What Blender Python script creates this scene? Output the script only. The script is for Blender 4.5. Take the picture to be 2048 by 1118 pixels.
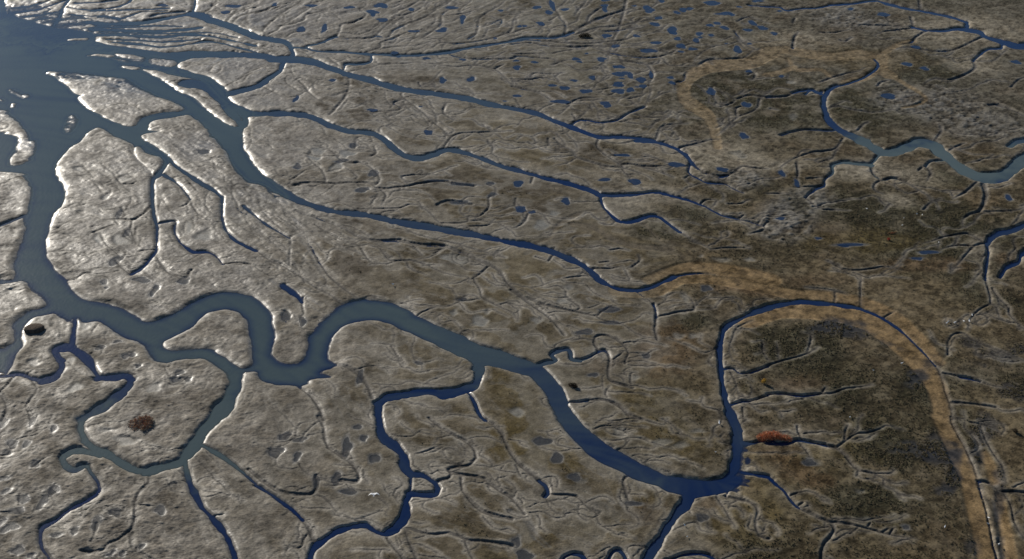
import bpy, math, random
import numpy as np

scene = bpy.context.scene
for o in list(bpy.data.objects):
    bpy.data.objects.remove(o)

# ---------------------------------------------------------------- camera
CAM_H = 200.0                      # metres above the tide
PITCH = math.radians(32.0)         # looking down from the aircraft
HFOV = math.radians(45.0)
cam_data = bpy.data.cameras.new("camera")
cam_data.sensor_fit = 'HORIZONTAL'
cam_data.angle = HFOV
cam_data.clip_start = 1.0
cam_data.clip_end = 60000.0
cam = bpy.data.objects.new("camera", cam_data)
cam.location = (0, 0, CAM_H)
cam.rotation_euler = (math.pi / 2 - PITCH, 0, 0)
scene.collection.objects.link(cam)
scene.camera = cam

# ---------------------------------------------------------------- sky and sun
SUN_EL = math.radians(22.5)
SUN_AZ = math.radians(-36.0)       # left of the view direction (+Y)
world = bpy.data.worlds.new("World")
scene.world = world
world.use_nodes = True
wn = world.node_tree.nodes
wl = world.node_tree.links
wn.clear()
sky = wn.new('ShaderNodeTexSky')
sky.sky_type = 'NISHITA'
sky.sun_disc = False
sky.sun_elevation = SUN_EL
sky.sun_rotation = SUN_AZ
sky.altitude = 200
sky.air_density = 1.0
sky.dust_density = 0.0
sky.ozone_density = 4.0
bg = wn.new('ShaderNodeBackground')
bg.inputs['Strength'].default_value = 0.068
out = wn.new('ShaderNodeOutputWorld')
wl.new(sky.outputs[0], bg.inputs[0])
wl.new(bg.outputs[0], out.inputs[0])

sun_data = bpy.data.lights.new("sun", 'SUN')
sun_data.energy = 5.0
sun_data.angle = math.radians(0.53)
sun_data.color = (1.0, 0.93, 0.82)
sun = bpy.data.objects.new("sun", sun_data)
# sun direction: from azimuth SUN_AZ (towards -X for negative), elevation SUN_EL
sx, sy, sz = math.sin(SUN_AZ) * math.cos(SUN_EL), math.cos(SUN_AZ) * math.cos(SUN_EL), math.sin(SUN_EL)
from mathutils import Vector
sun.rotation_euler = Vector((sx, sy, sz)).to_track_quat('Z', 'Y').to_euler()
scene.collection.objects.link(sun)

scene.view_settings.view_transform = 'Standard'
scene.view_settings.look = 'None'
scene.view_settings.exposure = 0.15
scene.view_settings.gamma = 1.0
scene.view_settings.use_curve_mapping = False
scene.cycles.max_bounces = 4
scene.cycles.transparent_max_bounces = 8

# ---------------------------------------------------------------- survey of the marsh
# Outlines and creek courses, surveyed tile by tile (tile = row, column of the air photo; four units = one photo pixel).
# They are turned into metres on the ground by ground_point() below.
SEA = """00 -2400 -1200 0 -1200 50 0 75 60 140 124 300 172 440 212 600 232 728 252 760 300 800 332 920 360 1060 380 1200 396 1320 416 1440 432 1520 440 1520 464 1440 496 1430 530 1530 570 1620 590 1700 620 1780 680 1820 720 1832 748 1828 762 1870 810 1950 850 2010 880 2010 925 1985 928 1990 970 1940 1040 1945 1080 1955 1118
10 1950 0 1960 60 2000 125 2044 195
11 80 275 160 342 260 432 258 468 150 415 40 350
10 1980 330 1890 250 1810 140 1790 80 1720 0
00 1640 1020 1560 950 1500 915 1450 920 1250 955 1195 990 1205 1030 1280 1045 1130 1072
10 1170 0 1240 50 1330 100 1370 170 1330 200 1290 240 1225 285 1170 210 1100 150 1060 100 1058 40 1000 6 900 -40
00 800 1020 740 1030 700 1060 650 1118
10 560 60 490 140 455 205 470 280 530 380 510 500 440 590 400 700 380 800 372 910 420 1000 480 1070 540 1118
20 540 10 600 95 700 150 900 195 1000 235 1080 275 1170 320 1290 300 1450 220 1600 140 1750 90 1850 85 2000 110 2044 130
21 80 200 130 260 140 330 145 392 155 450 130 520 130 600 220 665 330 660 385 610 410 520 418 455 460 410 500 350 560 290 700 185 850 150 900 150 1050 170 1200 215 1290 280 1400 330 1500 380 1650 440 1800 510 1900 540 2044 590
22 80 620 200 670 270 700 330 760 400 850 440 930 480 1020 540 1118
32 600 60 640 110 750 190 870 260 1000 330 1130 390 1250 440 1400 465 1550 485 1650 470 1730 430 1800 440 1850 470 1790 540 1700 590 1600 605 1450 620 1440 600 1340 600 1250 580 1150 540 1000 490 920 450 800 390 700 345 600 270 520 200 430 110 370 20
22 355 1118 310 1000 250 880 190 810 100 750 0 725
21 1850 675 1740 720 1730 680 1700 640 1550 570 1400 500 1200 410 1100 355 1000 325 900 315 800 330 700 370 620 440 580 530 570 580 580 640 640 670 530 715 515 740 590 770 440 785 430 820 350 850 290 835 150 825 60 800 0 755
20 2044 735 1960 735 1942 760 1900 850 1840 800 1820 780 1800 740 1700 670 1620 625 1500 625 1400 635 1330 655 1230 640 1190 600 1150 530 1080 490 950 440 850 370 800 335 760 328 690 335 645 332 600 300 560 325 500 300 430 258 340 280 270 300 200 380 185 440 200 500 150 560 100 600 60 720 0 740 -400 700 -400 540 0 545 40 530 95 490 100 420 85 350 150 290 230 240 340 210 360 180 330 130 260 70 200 20 130 10 0 30
10 0 1100 90 1118 110 1060 90 1000 130 900 180 760 190 620 220 560 240 420 230 370 180 280 100 275 0 250
00 -2400 1200"""
ISLANDS = ["""00 930 415 1000 415 1080 430 1150 450 1150 480 1110 490 1040 470 960 445""",
"""00 1190 465 1250 462 1400 480 1390 520 1300 525 1210 500""",
"""00 970 520 1050 518 1110 535 1100 550 1010 540""",
"""00 710 437 800 426 900 440 880 452 790 442""",
"""00 915 462 985 470 1050 488 1000 490""",
"""00 550 308 690 298 690 312 560 318""",
"""00 80 712 130 725 165 750 210 745 215 770 180 772 140 750 100 738""",
"""00 -40 780 10 790 28 806 0 800""",
"""00 90 820 115 825 110 850 92 842""",
"""00 1140 550 1250 560 1400 600 1600 640 1680 710 1750 780 1850 860 1910 920 1925 960 1890 1005 1780 960 1650 860 1530 760 1450 730 1350 660 1230 595""",
"""00 385 570 600 575 800 600 1000 630 1100 690 1200 740 1350 800 1440 850 1440 875 1350 885 1200 910 1110 950 1070 1000 950 980 820 920 700 850 630 775 660 760 600 740 560 700 470 620""",
"""00 -600 850 0 870 60 900 130 960 160 1010 210 1050 230 1118
10 270 0 270 60 240 140 230 160 150 190 80 185 100 110 135 60 150 0
00 140 1080 60 1060 0 1040 -600 980""",
"""00 530 1000 545 950 570 915 600 940 605 980 570 1040 530 1050 520 1020""",
"""10 1075 60 1110 50 1150 90 1220 120 1280 140 1300 180 1280 220 1240 270 1220 280 1180 220 1100 160 1075 110""",
"""20 1305 490 1400 445 1530 370 1600 300 1700 245 1820 232 1900 260 1960 320 1980 400 2000 600 2000 670 1940 690 1850 640 1750 570 1690 540 1550 540 1400 550 1330 535"""]
# kind, width at start and end, course.  c = creek holding tide water, d = drained gully,
# s = broad shallow trough of tan mud, b = broad brown trough, w = broad wet trough
CREEKS = """
00 c 50 40 700 370 1000 400 1300 435 1600 428 2044 438 2200 465 2250 480
01 c 62 58 150 470 300 470 450 490 600 540 740 590 900 630 1050 680
01 c 58 46 1050 680 1200 715 1500 755 1700 785 1900 835 2044 862 2250 905 2380 960 2500 1003
02 c 40 34 450 1000 600 1060 720 1095 850 1092 1000 1100 1118 1118
12 c 34 36 1000 2 1100 10 1200 25 1300 60 1380 110 1430 170
12 d 34 12 1430 170 1480 220 1560 270 1650 292 1720 282 1800 240 1850 215 1960 228
12 c 22 8 1430 180 1410 250 1480 300 1570 340 1700 350 1780 390 1850 420
00 c 50 56 1530 105 1600 120 1700 160 1850 210 2044 290
01 c 50 40 0 290 120 310 230 335 280 380 290 440 220 490
01 c 44 44 225 480 190 560 100 625 0 690 -150 730 -215 742
01 c 20 24 280 375 400 380 500 405 700 412 880 428 1000 432 1200 440 1400 430 1560 412
01 c 24 16 1560 412 1700 380 1900 350 2044 325 2150 300 2350 300 2440 288 2530 258
02 d 20 10 480 262 600 190 700 145 850 95 960 70 1050 50
00 c 18 18 1560 -40 1555 40 1535 100
00 c 22 24 700 170 850 187 1100 180 1300 150 1530 105
00 c 22 14 760 230 1000 240 1250 245 1430 235 1600 215
00 c 20 16 760 275 1000 275 1300 290 1500 270 1700 290 1900 330 2044 362
00 c 16 12 900 330 1150 352 1300 372 1500 352 1700 330 2044 410
00 c 14 10 540 50 700 75 900 60 1000 30 1050 -10
00 c 12 10 730 85 900 78 1150 72 1350 62
00 c 10 8 950 150 1040 120 1150 90 1330 82
00 c 10 8 780 205 1000 212 1250 200 1450 205
00 c 9 7 800 255 1100 262 1400 262 1700 258 1900 296
00 c 9 7 850 310 1100 315 1300 328 1600 310
00 c 10 8 560 110 700 120 850 125 950 140
00 c 10 8 600 20 800 15 980 -10
00 c 9 8 100 60 250 40 400 0
00 c 9 8 240 160 400 140 500 150
00 c 8 7 1200 130 1300 105 1480 90
00 c 26 26 430 200 480 120 500 60 560 -20
00 c 10 8 120 90 300 70 430 30 520 0
00 c 10 8 200 130 350 110 450 90
00 d 11 8 1590 110 1680 70 1700 20 1720 -20
00 d 11 8 1800 180 1870 110 1950 80 2044 60
00 d 11 8 1850 185 1920 130 2044 100 2120 80
01 d 16 10 60 255 70 220 150 150 240 80 340 20 360 -20
01 d 13 9 100 275 180 240 190 215 290 160 340 120 430 60 470 20
01 d 13 9 190 210 370 170 400 120 500 95 590 60 640 40
01 d 13 9 0 110 80 80 140 50 240 30
01 d 9 7 235 295 300 260 380 250 440 250
01 c 16 14 390 385 420 360 500 345 560 320 640 290
01 d 14 12 640 290 750 305 850 310 930 295 970 270 1030 210 1100 150 1120 90 1160 50 1165 -20
01 d 16 10 645 285 670 240 690 195 780 180 860 140 875 110 830 75 880 40 840 10
01 d 13 10 970 285 1060 290 1095 240 1200 190 1340 140 1430 80 1440 30 1560 -10
01 d 10 8 1120 90 1200 60 1290 10 1310 -20
01 d 10 8 1110 130 1200 115 1290 80 1340 40 1350 -20
01 d 13 9 880 415 990 380 1000 340 1080 310 1150 280 1240 250 1320 235
01 d 13 9 1330 300 1420 240 1480 185 1480 130 1540 75 1640 70
01 d 8 7 1490 130 1640 110 1740 90
01 d 10 7 1000 390 1100 370 1260 365
01 d 11 10 1410 380 1480 340 1600 345 1750 330 1900 300 2000 265 2044 230 2064 150 2124 95 2194 75 2244 50
01 d 8 7 1480 340 1460 310 1430 310 1330 320
01 d 15 10 1690 310 1760 260 1780 160 1830 110 1950 40 2000 -10
01 d 8 7 1840 210 1900 180 1960 150 1940 210 1860 230
01 c 18 18 920 440 915 490 820 510 720 510 700 550
01 d 11 11 950 470 980 510 1100 510 1200 505 1300 495 1450 515 1600 530 1750 520 1900 550 1970 600 2044 680 2144 710 2264 740
01 d 9 7 1905 548 1980 515
01 d 13 11 1550 430 1600 450 1750 470 1900 470 2044 465 2094 445 2244 460 2394 480 2494 520 2564 555 2634 560 2724 530 2784 490
01 d 20 16 740 610 745 680 720 760 650 850 590 915
01 d 13 11 1190 725 1160 750 1190 785 1290 860 1370 930 1410 970 1390 1020 1360 1060
01 d 9 8 1190 790 1100 820 1160 860 1130 880 1035 905 1080 960
01 d 7 5 1130 880 1000 890 850 900
01 d 10 8 1410 970 1500 1040 1570 1090
01 d 9 7 1515 830 1500 900 1580 960 1530 990
01 d 12 10 1500 1190 1540 1120 1600 1075 1700 1060 1900 1055 2044 1050
01 d 10 8 580 460 630 500 690 540
01 d 8 6 330 630 390 690 430 740 500 800
01 d 10 8 280 385 330 375 400 400 460 410
01 d 9 7 1300 660 1330 700
01 d 7 6 60 690 130 730 180 740
01 d 7 6 300 650 360 625 450 660 560 690 640 660
02 d 15 11 420 290 430 200 390 150 370 110 330 50 290 -20
02 d 10 8 600 190 620 130 700 70 760 50
02 d 8 7 500 130 530 80 580 30 600 -20
02 d 8 7 300 165 340 140 370 120
02 d 10 8 0 265 60 240 150 220 250 200
02 d 8 8 922 -30 890 100 860 210 800 340 760 490
02 d 13 10 430 292 560 260 700 220 870 205 1000 180 1120 150 1140 120
02 d 9 7 700 250 850 240 1000 215 1080 200
02 d 13 10 0 328 150 315 400 340 600 350 800 330 930 310 1030 260 1200 220
02 d 13 10 0 348 150 340 300 365 450 375 640 370 830 375 980 380 1050 400
02 d 15 10 640 375 750 410 840 430 1000 455 1150 455 1270 425 1330 390 1450 350 1600 370
02 d 15 12 840 430 880 480 1000 500 1080 520 1130 590 1090 680 1110 730 1060 850
02 c 14 16 1060 850 940 900 830 960 720 975 620 960 530 960 480 992
02 d 8 7 0 430 150 430 300 430
02 d 8 7 330 425 450 400
02 d 9 7 330 520 400 490 470 480
02 d 11 9 680 545 760 570 800 590
02 d 11 9 0 632 140 635 230 620 330 635 450 680 550 690 650 650 690 620
02 d 10 8 140 630 180 585 300 590 400 580
02 d 14 16 0 690 100 710 220 740 320 800
02 d 14 9 440 835 530 790 600 780 720 790
02 d 8 7 680 720 800 700
02 d 8 7 550 690 640 710
02 d 10 8 1480 530 1560 480 1700 470 1850 460 1920 410 1980 390
02 d 11 8 1150 1120 1180 1030 1240 1000 1400 990
02 d 9 7 860 970 1000 990 1080 1015
02 d 9 7 1390 580 1370 640 1310 660 1300 720
02 d 15 12 1780 250 1810 290 1870 360 1930 390
02 d 11 9 1800 170 1870 140 1950 150 2044 190
02 d 11 9 1600 700 1610 770 1650 830 1720 840 1780 800 1700 740
02 d 12 14 1800 790 1900 760 2044 778 2194 768 2264 732 2350 718
03 c 16 22 200 740 270 725 350 715 400 740 430 730
02 d 11 8 1980 790 1960 860 1880 910 1800 940 1700 1030 1640 1080
02 d 8 7 1800 940 1790 900 1800 860 1870 850
02 d 7 6 1880 600 1920 580 1945 600 1920 640 1890 630
02 d 7 6 930 790 1040 770
02 d 7 6 980 910 1100 940 1230 930 1270 890
02 s 84 90 2044 440 1900 500 1700 520 1550 545 1420 620 1370 700 1380 780 1450 850
02 s 90 60 1450 850 1550 920 1600 1000 1630 1118 1640 1180
03 s 54 60 0 405 150 400 300 430 500 452 700 432 820 455
03 s 60 44 820 455 870 500 850 570 760 620 620 660
03 s 70 70 920 450 910 550 970 610
03 s 40 30 880 450 960 400 1060 350 1150 330
03 s 26 16 990 610 1100 680 1200 740 1260 790 1230 820 1150 850 1080 862
03 s 30 20 150 470 210 550 300 560 420 560 500 620
03 s 40 30 0 600 80 580 200 540
03 c 12 16 -150 40 0 50 100 55 150 80 280 65 380 65 500 40
03 c 18 34 500 40 700 25 800 8 880 5 960 30 1100 65 1250 90 1400 120 1500 145 1580 172
03 c 44 44 1590 165 1590 235
03 c 20 40 1160 215 1270 240 1400 245 1500 230 1590 235
03 c 44 60 1590 235 1680 255 1750 295 1850 325 1940 350 2000 370 2044 365 2300 330
03 d 14 10 960 -20 965 28
03 d 15 12 1210 -20 1215 84
03 d 10 9 680 205 850 205 1000 210 1160 215
03 d 12 10 1160 225 1080 235 950 250 840 285
03 d 15 12 1270 245 1190 290 1140 340 1050 360
03 d 15 12 1720 290 1640 330 1560 370 1470 405 1330 410 1200 390 1100 380 1000 400
03 c 30 22 1860 330 1865 382 1760 392 1700 430 1640 485
03 d 22 10 1640 485 1652 540 1590 590 1450 640 1340 630 1250 670
03 c 12 24 850 470 882 510 850 560 760 620 650 660 560 688
03 c 30 62 560 680 500 710 455 770 445 840
03 c 62 66 445 840 460 890 490 960 560 1025 660 1075 760 1118
03 d 10 8 410 660 500 625 620 590 720 570 770 545
03 d 10 8 500 855 570 850 700 880 870 900 1000 880 1060 910
03 d 10 8 710 1050 760 1000 800 975
03 c 16 10 540 1020 520 1042 330 1035 200 1050 100 1080
03 d 10 8 875 690 900 660 970 640
03 c 20 26 300 750 350 715 420 745
03 d 20 12 0 778 150 768 220 735
03 d 12 8 200 385 210 310 240 260
03 d 16 12 1770 840 1850 840 1950 880 2044 930
03 d 12 9 1940 700 2000 640 2060 620
03 d 14 12 1380 1010 1382 1060 1330 1120
03 d 8 7 420 260 520 265 650 240
03 d 9 7 575 320 620 330 670 300
03 d 8 6 200 185 215 150
03 d 8 6 1140 140 1160 210
03 d 8 6 940 130 970 170 1040 195
03 d 8 6 20 870 80 880
13 c 66 104 740 0 850 60 930 100 1050 80 1150 40 1230 20 1320 40
13 c 104 120 1320 40 1400 110 1500 190 1600 255 1700 292 1800 300 1900 265 2000 190 2044 150 2300 60
13 c 50 34 900 100 860 150 820 195
13 c 36 24 820 195 700 185 600 178 520 198 518 260 460 310 450 360 380 390
13 c 24 14 380 390 330 430 300 460
13 d 10 7 300 460 350 510 410 550
13 d 22 10 820 200 840 260 880 300 920 320 1000 305 1080 330 1200 400 1320 480 1370 560
13 d 10 7 920 320 860 350 850 400 920 440
13 c 14 10 1410 160 1300 170 1260 210
13 d 12 8 1260 210 1300 270 1270 330
13 d 16 11 1670 335 1600 400 1540 440 1480 470
13 d 38 26 1720 350 1740 430 1722 510 1690 570
13 d 16 10 1690 570 1600 600 1560 640 1555 690
13 d 8 7 1700 575 1850 570 2000 560 2044 540
13 c 60 40 2300 600 2044 680 1950 720 1850 742 1780 782 1750 830
13 c 34 26 1750 830 1762 900 1750 970 1740 1050 1736 1118
23 d 18 8 1738 0 1755 60 1775 130 1780 190 1820 215 1840 300
23 d 9 7 1780 195 1690 240 1620 310 1590 410
23 d 11 8 1790 70 1850 150 1920 220 1930 280 1990 350 2010 400
13 d 18 8 1745 822 1650 850 1600 900 1540 970 1460 1060
13 d 13 10 1735 820 1620 760 1550 750 1400 780 1320 810 1230 830
13 d 9 7 1400 770 1350 710 1260 690 1210 650
13 d 7 6 1650 850 1500 845 1380 880
13 c 40 26 2300 820 2044 900 2000 970 1900 1020 1850 1100
13 d 16 8 600 -10 540 70 450 90 350 100 240 140 160 180 100 220
13 d 12 9 1450 82 1510 50 1570 30
13 c 60 40 1930 50 2000 10 2150 -20
13 d 8 6 310 310 430 300
13 d 8 6 250 380 360 375 430 360
13 d 7 6 0 430 120 430
13 d 7 6 230 180 240 270 230 350
13 d 7 6 550 560 450 560 650 570
13 d 7 6 1230 220 1200 250
13 d 9 7 480 970 600 1030 750 1040 900 1015 1010 1010 1090 930
13 d 8 6 1240 560 1300 500
11 c 64 60 -160 60 -60 220 0 282 130 355 300 462
11 c 62 54 300 462 420 505 600 560 750 580 900 598 1100 645
11 c 54 46 1100 645 1400 695 1700 745 2044 815
12 c 46 46 0 818 150 842 300 882 450 942 560 992 640 1055 700 1118
22 c 40 30 690 -10 760 30 850 65 920 76
22 c 30 24 920 76 1000 76 1100 55 1230 0 1290 -28
12 d 22 8 1290 1090 1400 1067 1520 1062 1620 1072
00 c 64 70 1500 660 1640 690 1760 790 1870 920 1940 1000
00 c 60 70 1100 590 1300 680 1440 780 1560 880 1700 990 1800 1090
01 c 52 52 -100 895 0 905 150 902 300 908 450 932 600 1002
01 c 52 52 600 1002 750 1045 900 1055 1000 1092 1100 1180
11 c 52 54 1030 0 1100 60 1170 110 1260 138 1330 140 1430 108
11 c 46 46 1430 108 1500 78 1570 75 1660 95 1800 142 1900 182 2044 232
12 c 46 46 0 227 150 267 300 308 450 342 560 377 640 402 700 437
12 c 38 26 700 435 850 440 1000 430 1150 415 1250 435 1400 475 1550 530
12 c 26 9 1550 530 1640 580 1700 605 1850 640 1950 665 2020 692
12 c 34 30 705 440 722 510 760 562 850 642 920 655
12 c 30 22 920 655 1000 637 1100 602 1180 615 1270 680 1340 730
12 d 22 9 1340 730 1450 800 1590 877
11 d 16 12 1490 75 1530 20 1570 -10
11 d 20 24 320 562 500 622 700 702 820 772 950 802 1150 802
11 d 26 20 1150 802 1300 836 1500 847 1650 902 1780 962 1880 1002 1950 1052 1990 1118
21 d 20 22 1990 0 2044 55 2150 145
11 w 60 70 215 490 270 580 340 700 430 860
11 w 70 40 430 860 520 1000 640 1118
11 w 30 20 430 880 480 990 560 1118
21 w 40 40 130 0 300 80 420 150 520 200
11 d 14 12 20 470 50 560 150 660 270 770
11 d 14 10 270 775 330 740
11 d 16 14 280 790 270 900 270 1000
11 c 22 16 -100 520 0 605 100 680 200 740 270 780
11 d 22 18 0 870 100 950 250 1020 400 1118
21 d 16 14 380 -10 480 60 600 120 680 190
11 d 14 12 450 870 500 960 560 1050 600 1118
21 d 12 10 590 -20 680 60 800 140
11 d 12 10 80 380 130 430 200 450
11 d 18 14 310 362 400 347 500 342 640 347 760 342 900 347 960 382
11 d 12 10 550 345 557 310 520 230 450 180 420 150
11 d 14 14 960 382 1050 387 1180 372 1280 352 1420 332 1500 330 1620 352 1740 367
11 d 18 12 1000 400 1040 440 1000 520
11 d 14 10 970 440 910 520
11 d 14 10 960 357 990 320 950 250 900 210 830 180 740 180 670 150 620 100 540 55 440 50
11 d 11 9 270 325 330 290 400 240
11 d 12 10 790 70 800 0
11 d 13 11 820 547 1000 547 1150 542 1230 515 1320 530 1390 580 1440 640 1490 672
11 d 9 7 1000 590 1030 570 1120 565 1170 600
11 d 12 9 1490 662 1600 662 1690 652 1700 612 1780 612 1860 542 1860 462 1910 432 1910 382 1840 352
11 d 20 20 1450 520 1520 490 1620 497 1720 515
11 d 10 8 1210 345 1170 290 1300 280 1500 285
11 d 8 6 1700 650 1800 640 1870 660 2044 650
11 d 7 6 1690 690 1850 680 1900 640
11 d 10 8 1180 690 1250 740 1400 790 1600 830 1800 890 1990 940
11 d 12 9 840 870 880 930 925 985
11 d 12 9 1000 880 1080 960 1250 965 1400 1012 1500 1062 1650 1092
11 d 15 12 1850 1012 1760 1092 1700 1120
11 d 10 7 1480 872 1420 912
11 d 9 7 1260 850 1330 922
11 d 9 7 470 670 560 730 700 800 800 840
11 d 9 7 690 680 780 700 900 770
11 d 9 7 1200 970 1240 1030 1360 1080
11 d 9 7 920 130 960 100 940 50
11 d 9 7 1850 0 1890 60 1880 110
12 d 20 14 690 0 680 50 740 110 800 150 870 190 960 195
12 d 13 10 960 195 1060 210 1200 210 1260 195
12 d 11 8 860 180 905 235
12 d 11 7 960 195 1130 240 1200 265 1290 300
12 d 14 10 340 -10 420 50 490 90 500 130 600 165 750 210 880 225 1000 260 1080 290 1120 320
12 d 12 10 290 -10 295 45
12 d 10 8 130 20 250 80
12 d 13 10 165 300 150 350
12 d 12 9 1340 60 1450 35 1550 10 1650 -10
12 d 10 8 1850 215 1950 230 2044 235
12 d 9 7 1380 310 1420 285 1445 320
12 d 7 6 800 125 940 125
12 d 14 12 30 470 30 530 110 570 180 582
12 d 11 9 130 590 100 650 50 690 0 705
12 b 20 40 170 830 250 800 310 770 350 700 430 640
12 b 44 20 430 640 520 600 630 572 750 562
12 b 30 50 480 670 600 690 720 740 800 790 950 840 1100 862 1250 872
12 b 26 26 1050 670 1120 740 1180 800
12 d 11 8 620 1022 700 1026 800 1026 880 1010
12 d 8 6 700 980 780 970
12 d 11 8 290 970 325 920 320 892
12 d 10 8 950 1020 1020 970 1010 920
12 d 9 7 1590 877 1750 862 1900 872
12 d 8 6 415 1110 530 1090 650 1085
12 d 8 6 1500 510 1550 480 1620 480
12 d 8 6 1720 510 1820 510 1890 480
12 d 8 6 1820 620 1850 600
12 d 7 6 190 935 280 965
12 d 7 6 2010 690 2044 650
12 d 7 6 2010 720 1890 755
12 d 7 6 780 880 860 870 930 885
12 s 70 90 1100 1118 1200 1080 1350 1030 1500 1020 1700 1040 1900 1080 2044 1118
22 s 70 90 850 85 1000 95 1150 85 1250 40 1350 -10 1500 -30
23 s 60 80 -500 -10 -300 20 0 70 200 115 400 125 600 150 740 180
23 s 80 80 740 180 900 240 1050 330 1180 450 1280 560 1350 650
23 s 110 130 -160 330 -60 290 100 240 300 235 500 250
23 s 130 140 500 250 650 280 800 330 900 390
23 s 140 130 900 390 1020 480 1120 570 1200 660 1280 760
23 s 130 120 1280 760 1340 860 1370 960 1390 1118
33 s 120 130 1380 -20 1440 120 1520 300 1600 480 1650 700 1700 900 1740 1118 1780 1300
33 s 60 80 1720 280 1780 400 1800 500
33 s 60 100 1850 620 1880 800 1920 1000 1960 1300
23 c 40 26 0 222 100 192 250 172 450 182 650 207 760 232
23 c 24 12 760 232 900 292 1050 392 1150 482 1250 582 1340 682
23 d 12 14 1340 682 1380 760 1410 860 1450 980 1480 1118
33 d 14 18 1460 -20 1480 50 1560 200 1650 400 1690 550
33 c 14 16 1690 550 1730 680 1770 850 1800 1000 1830 1118 1860 1300
22 c 44 42 2060 212 1950 250 1850 292 1750 345 1690 405 1665 500
22 c 42 56 1665 500 1660 600 1668 700 1678 800 1695 900 1720 1000
22 c 58 74 1720 1000 1755 1080 1775 1130
32 c 74 72 1770 10 1800 100 1800 200 1790 300 1770 400 1720 470
22 c 24 30 200 680 280 655 330 648 352 632 325 608 320 588 370 560
22 c 28 24 370 560 440 550 470 580 480 628 540 640
22 c 24 20 540 640 620 610 700 565
22 d 18 14 700 562 660 510 670 455 740 440 820 470 880 510 930 580 910 630 905 670
22 d 26 20 700 562 750 565 782 620 772 700 772 780 820 820 900 842 960 865
22 d 8 7 880 505 950 495 1020 495
22 d 7 6 930 585 1050 585
22 d 7 6 800 640 900 570
22 c 14 16 440 970 520 970 600 960
22 d 18 22 600 960 700 955 780 970 860 1010 930 1070 1040 1118
22 d 8 7 760 940 750 900 780 850
22 d 9 12 990 85 1080 150 1130 190
22 c 20 22 1130 190 1150 240 1152 290
22 d 24 16 1152 290 1148 350 1145 400 1160 480
22 d 15 9 1165 290 1250 275 1330 255 1430 245 1460 220 1420 150 1340 100
22 d 26 20 0 80 100 150 180 210 260 270 330 330 420 440
22 d 20 14 120 140 250 190 400 230 560 265 680 290
22 d 10 8 680 290 720 250 800 205
22 d 10 8 680 300 750 330 830 340
22 d 8 6 520 240 540 215 440 150
22 d 8 6 950 830 950 750 990 740
22 c 20 14 1695 705 1770 710 1830 742 1900 740
22 c 16 16 1900 740 2044 690
23 d 16 9 0 682 100 652 230 617 310 592 400 540
23 d 8 6 90 640 80 560 70 500
23 d 8 6 310 592 340 500 340 440 280 420
22 c 22 16 1750 990 1840 968 1900 965 2044 922
23 c 18 18 0 912 100 906 250 922 400 912
23 d 16 7 400 912 520 906 620 872 750 857 830 840
23 d 8 6 430 905 460 860
22 d 11 8 1830 250 1810 200 1750 160
22 d 7 7 1920 320 1800 380 1760 470 1735 560 1760 650
22 d 7 7 1740 730 1790 830 1810 930
22 d 7 7 1840 1020 1850 1118
22 d 7 6 2044 640 2000 560 2000 490 1920 495
21 d 11 8 1290 278 1370 240 1450 210
21 d 13 11 1740 -20 1750 20 1790 80 1810 140 1900 190 2044 260 2080 310
21 d 10 8 1630 158 1700 165 1790 150
23 d 11 8 740 225 740 100 740 -20
23 d 8 7 535 180 540 130 530 80
23 d 8 7 930 295 1000 255
23 d 10 14 1370 745 1480 760 1600 790
23 c 22 12 1540 775 1620 790 1690 810
23 d 12 8 1690 810 1780 845 1870 865
23 d 14 14 1460 980 1620 990 1820 1020
23 d 14 12 1440 600 1440 500 1480 440 1560 430 1680 500 1850 570 2044 650
23 d 7 7 300 60 450 75 540 90 640 120
23 b 20 20 1380 700 1400 640 1440 590
33 d 16 20 1680 490 1780 520 1860 580 1960 580 2044 590
33 d 12 12 1880 590 1940 700 1960 800 2000 900 2044 960
33 d 14 10 1620 30 1720 50 1800 80 1850 110
33 d 12 10 1700 60 1730 150 1800 280 1870 380 1900 520
33 w 40 60 1690 500 1740 620 1800 700 1850 880 1880 1118
33 b 40 60 1640 120 1700 300 1700 450
32 c 26 26 1830 180 1920 190 2044 160 2120 185 2200 188
33 c 30 24 0 188 150 190 230 167 330 182 450 207
33 d 26 16 450 207 550 237 620 292 680 372 740 417
33 d 14 8 740 417 850 442 950 492 1020 522 1100 512
33 d 16 8 550 230 620 180 700 125 800 110 900 80 950 60 1080 90
33 d 8 7 610 180 620 100 640 50
33 d 7 6 850 440 980 437 1010 410
33 d 7 6 235 60 240 100 270 165
33 d 8 7 250 195 310 260 330 310
33 d 7 6 720 420 710 462
32 c 34 26 1840 420 1950 440 2044 457
33 c 26 22 0 457 60 512 130 572 180 642 240 702
33 d 28 22 240 702 330 752 430 802 510 832
33 d 28 30 510 832 530 880 500 940 450 1000 432 1060 430 1118 430 1300
33 d 20 7 510 827 600 832 700 852 820 882 950 922 1050 947 1170 962
33 d 6 6 970 930 1000 880
33 d 6 6 910 910 960 880
33 d 6 6 800 860 820 830
33 d 7 6 180 612 240 590
33 d 7 6 240 690 280 670
32 c 76 84 1410 590 1390 670 1320 750 1250 850 1200 930 1140 1020 1080 1118 990 1280
32 d 18 12 1640 590 1640 630 1700 720 1740 800 1780 870
32 c 12 10 1680 555 1720 575 1705 615
32 d 14 22 1705 615 1800 640 1900 670 1960 730 1945 830 1960 900 2010 950 2050 960
32 d 8 7 1410 710 1430 760
32 c 34 30 380 1180 410 1110 440 1085 500 1072 560 1090 600 1140
32 c 34 28 760 1130 800 1060 850 1042 900 1085 920 1150
32 c 24 26 1240 1130 1350 1085 1470 1072 1560 1085 1640 1130
21 c 30 28 1690 890 1740 960 1770 1040 1800 1090 1830 1118
31 d 30 26 1830 0 1900 50 1960 110 2000 200 2044 290
32 d 24 28 0 290 60 360 150 430 220 490
32 c 28 30 220 490 270 530 288 580 265 615
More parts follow.
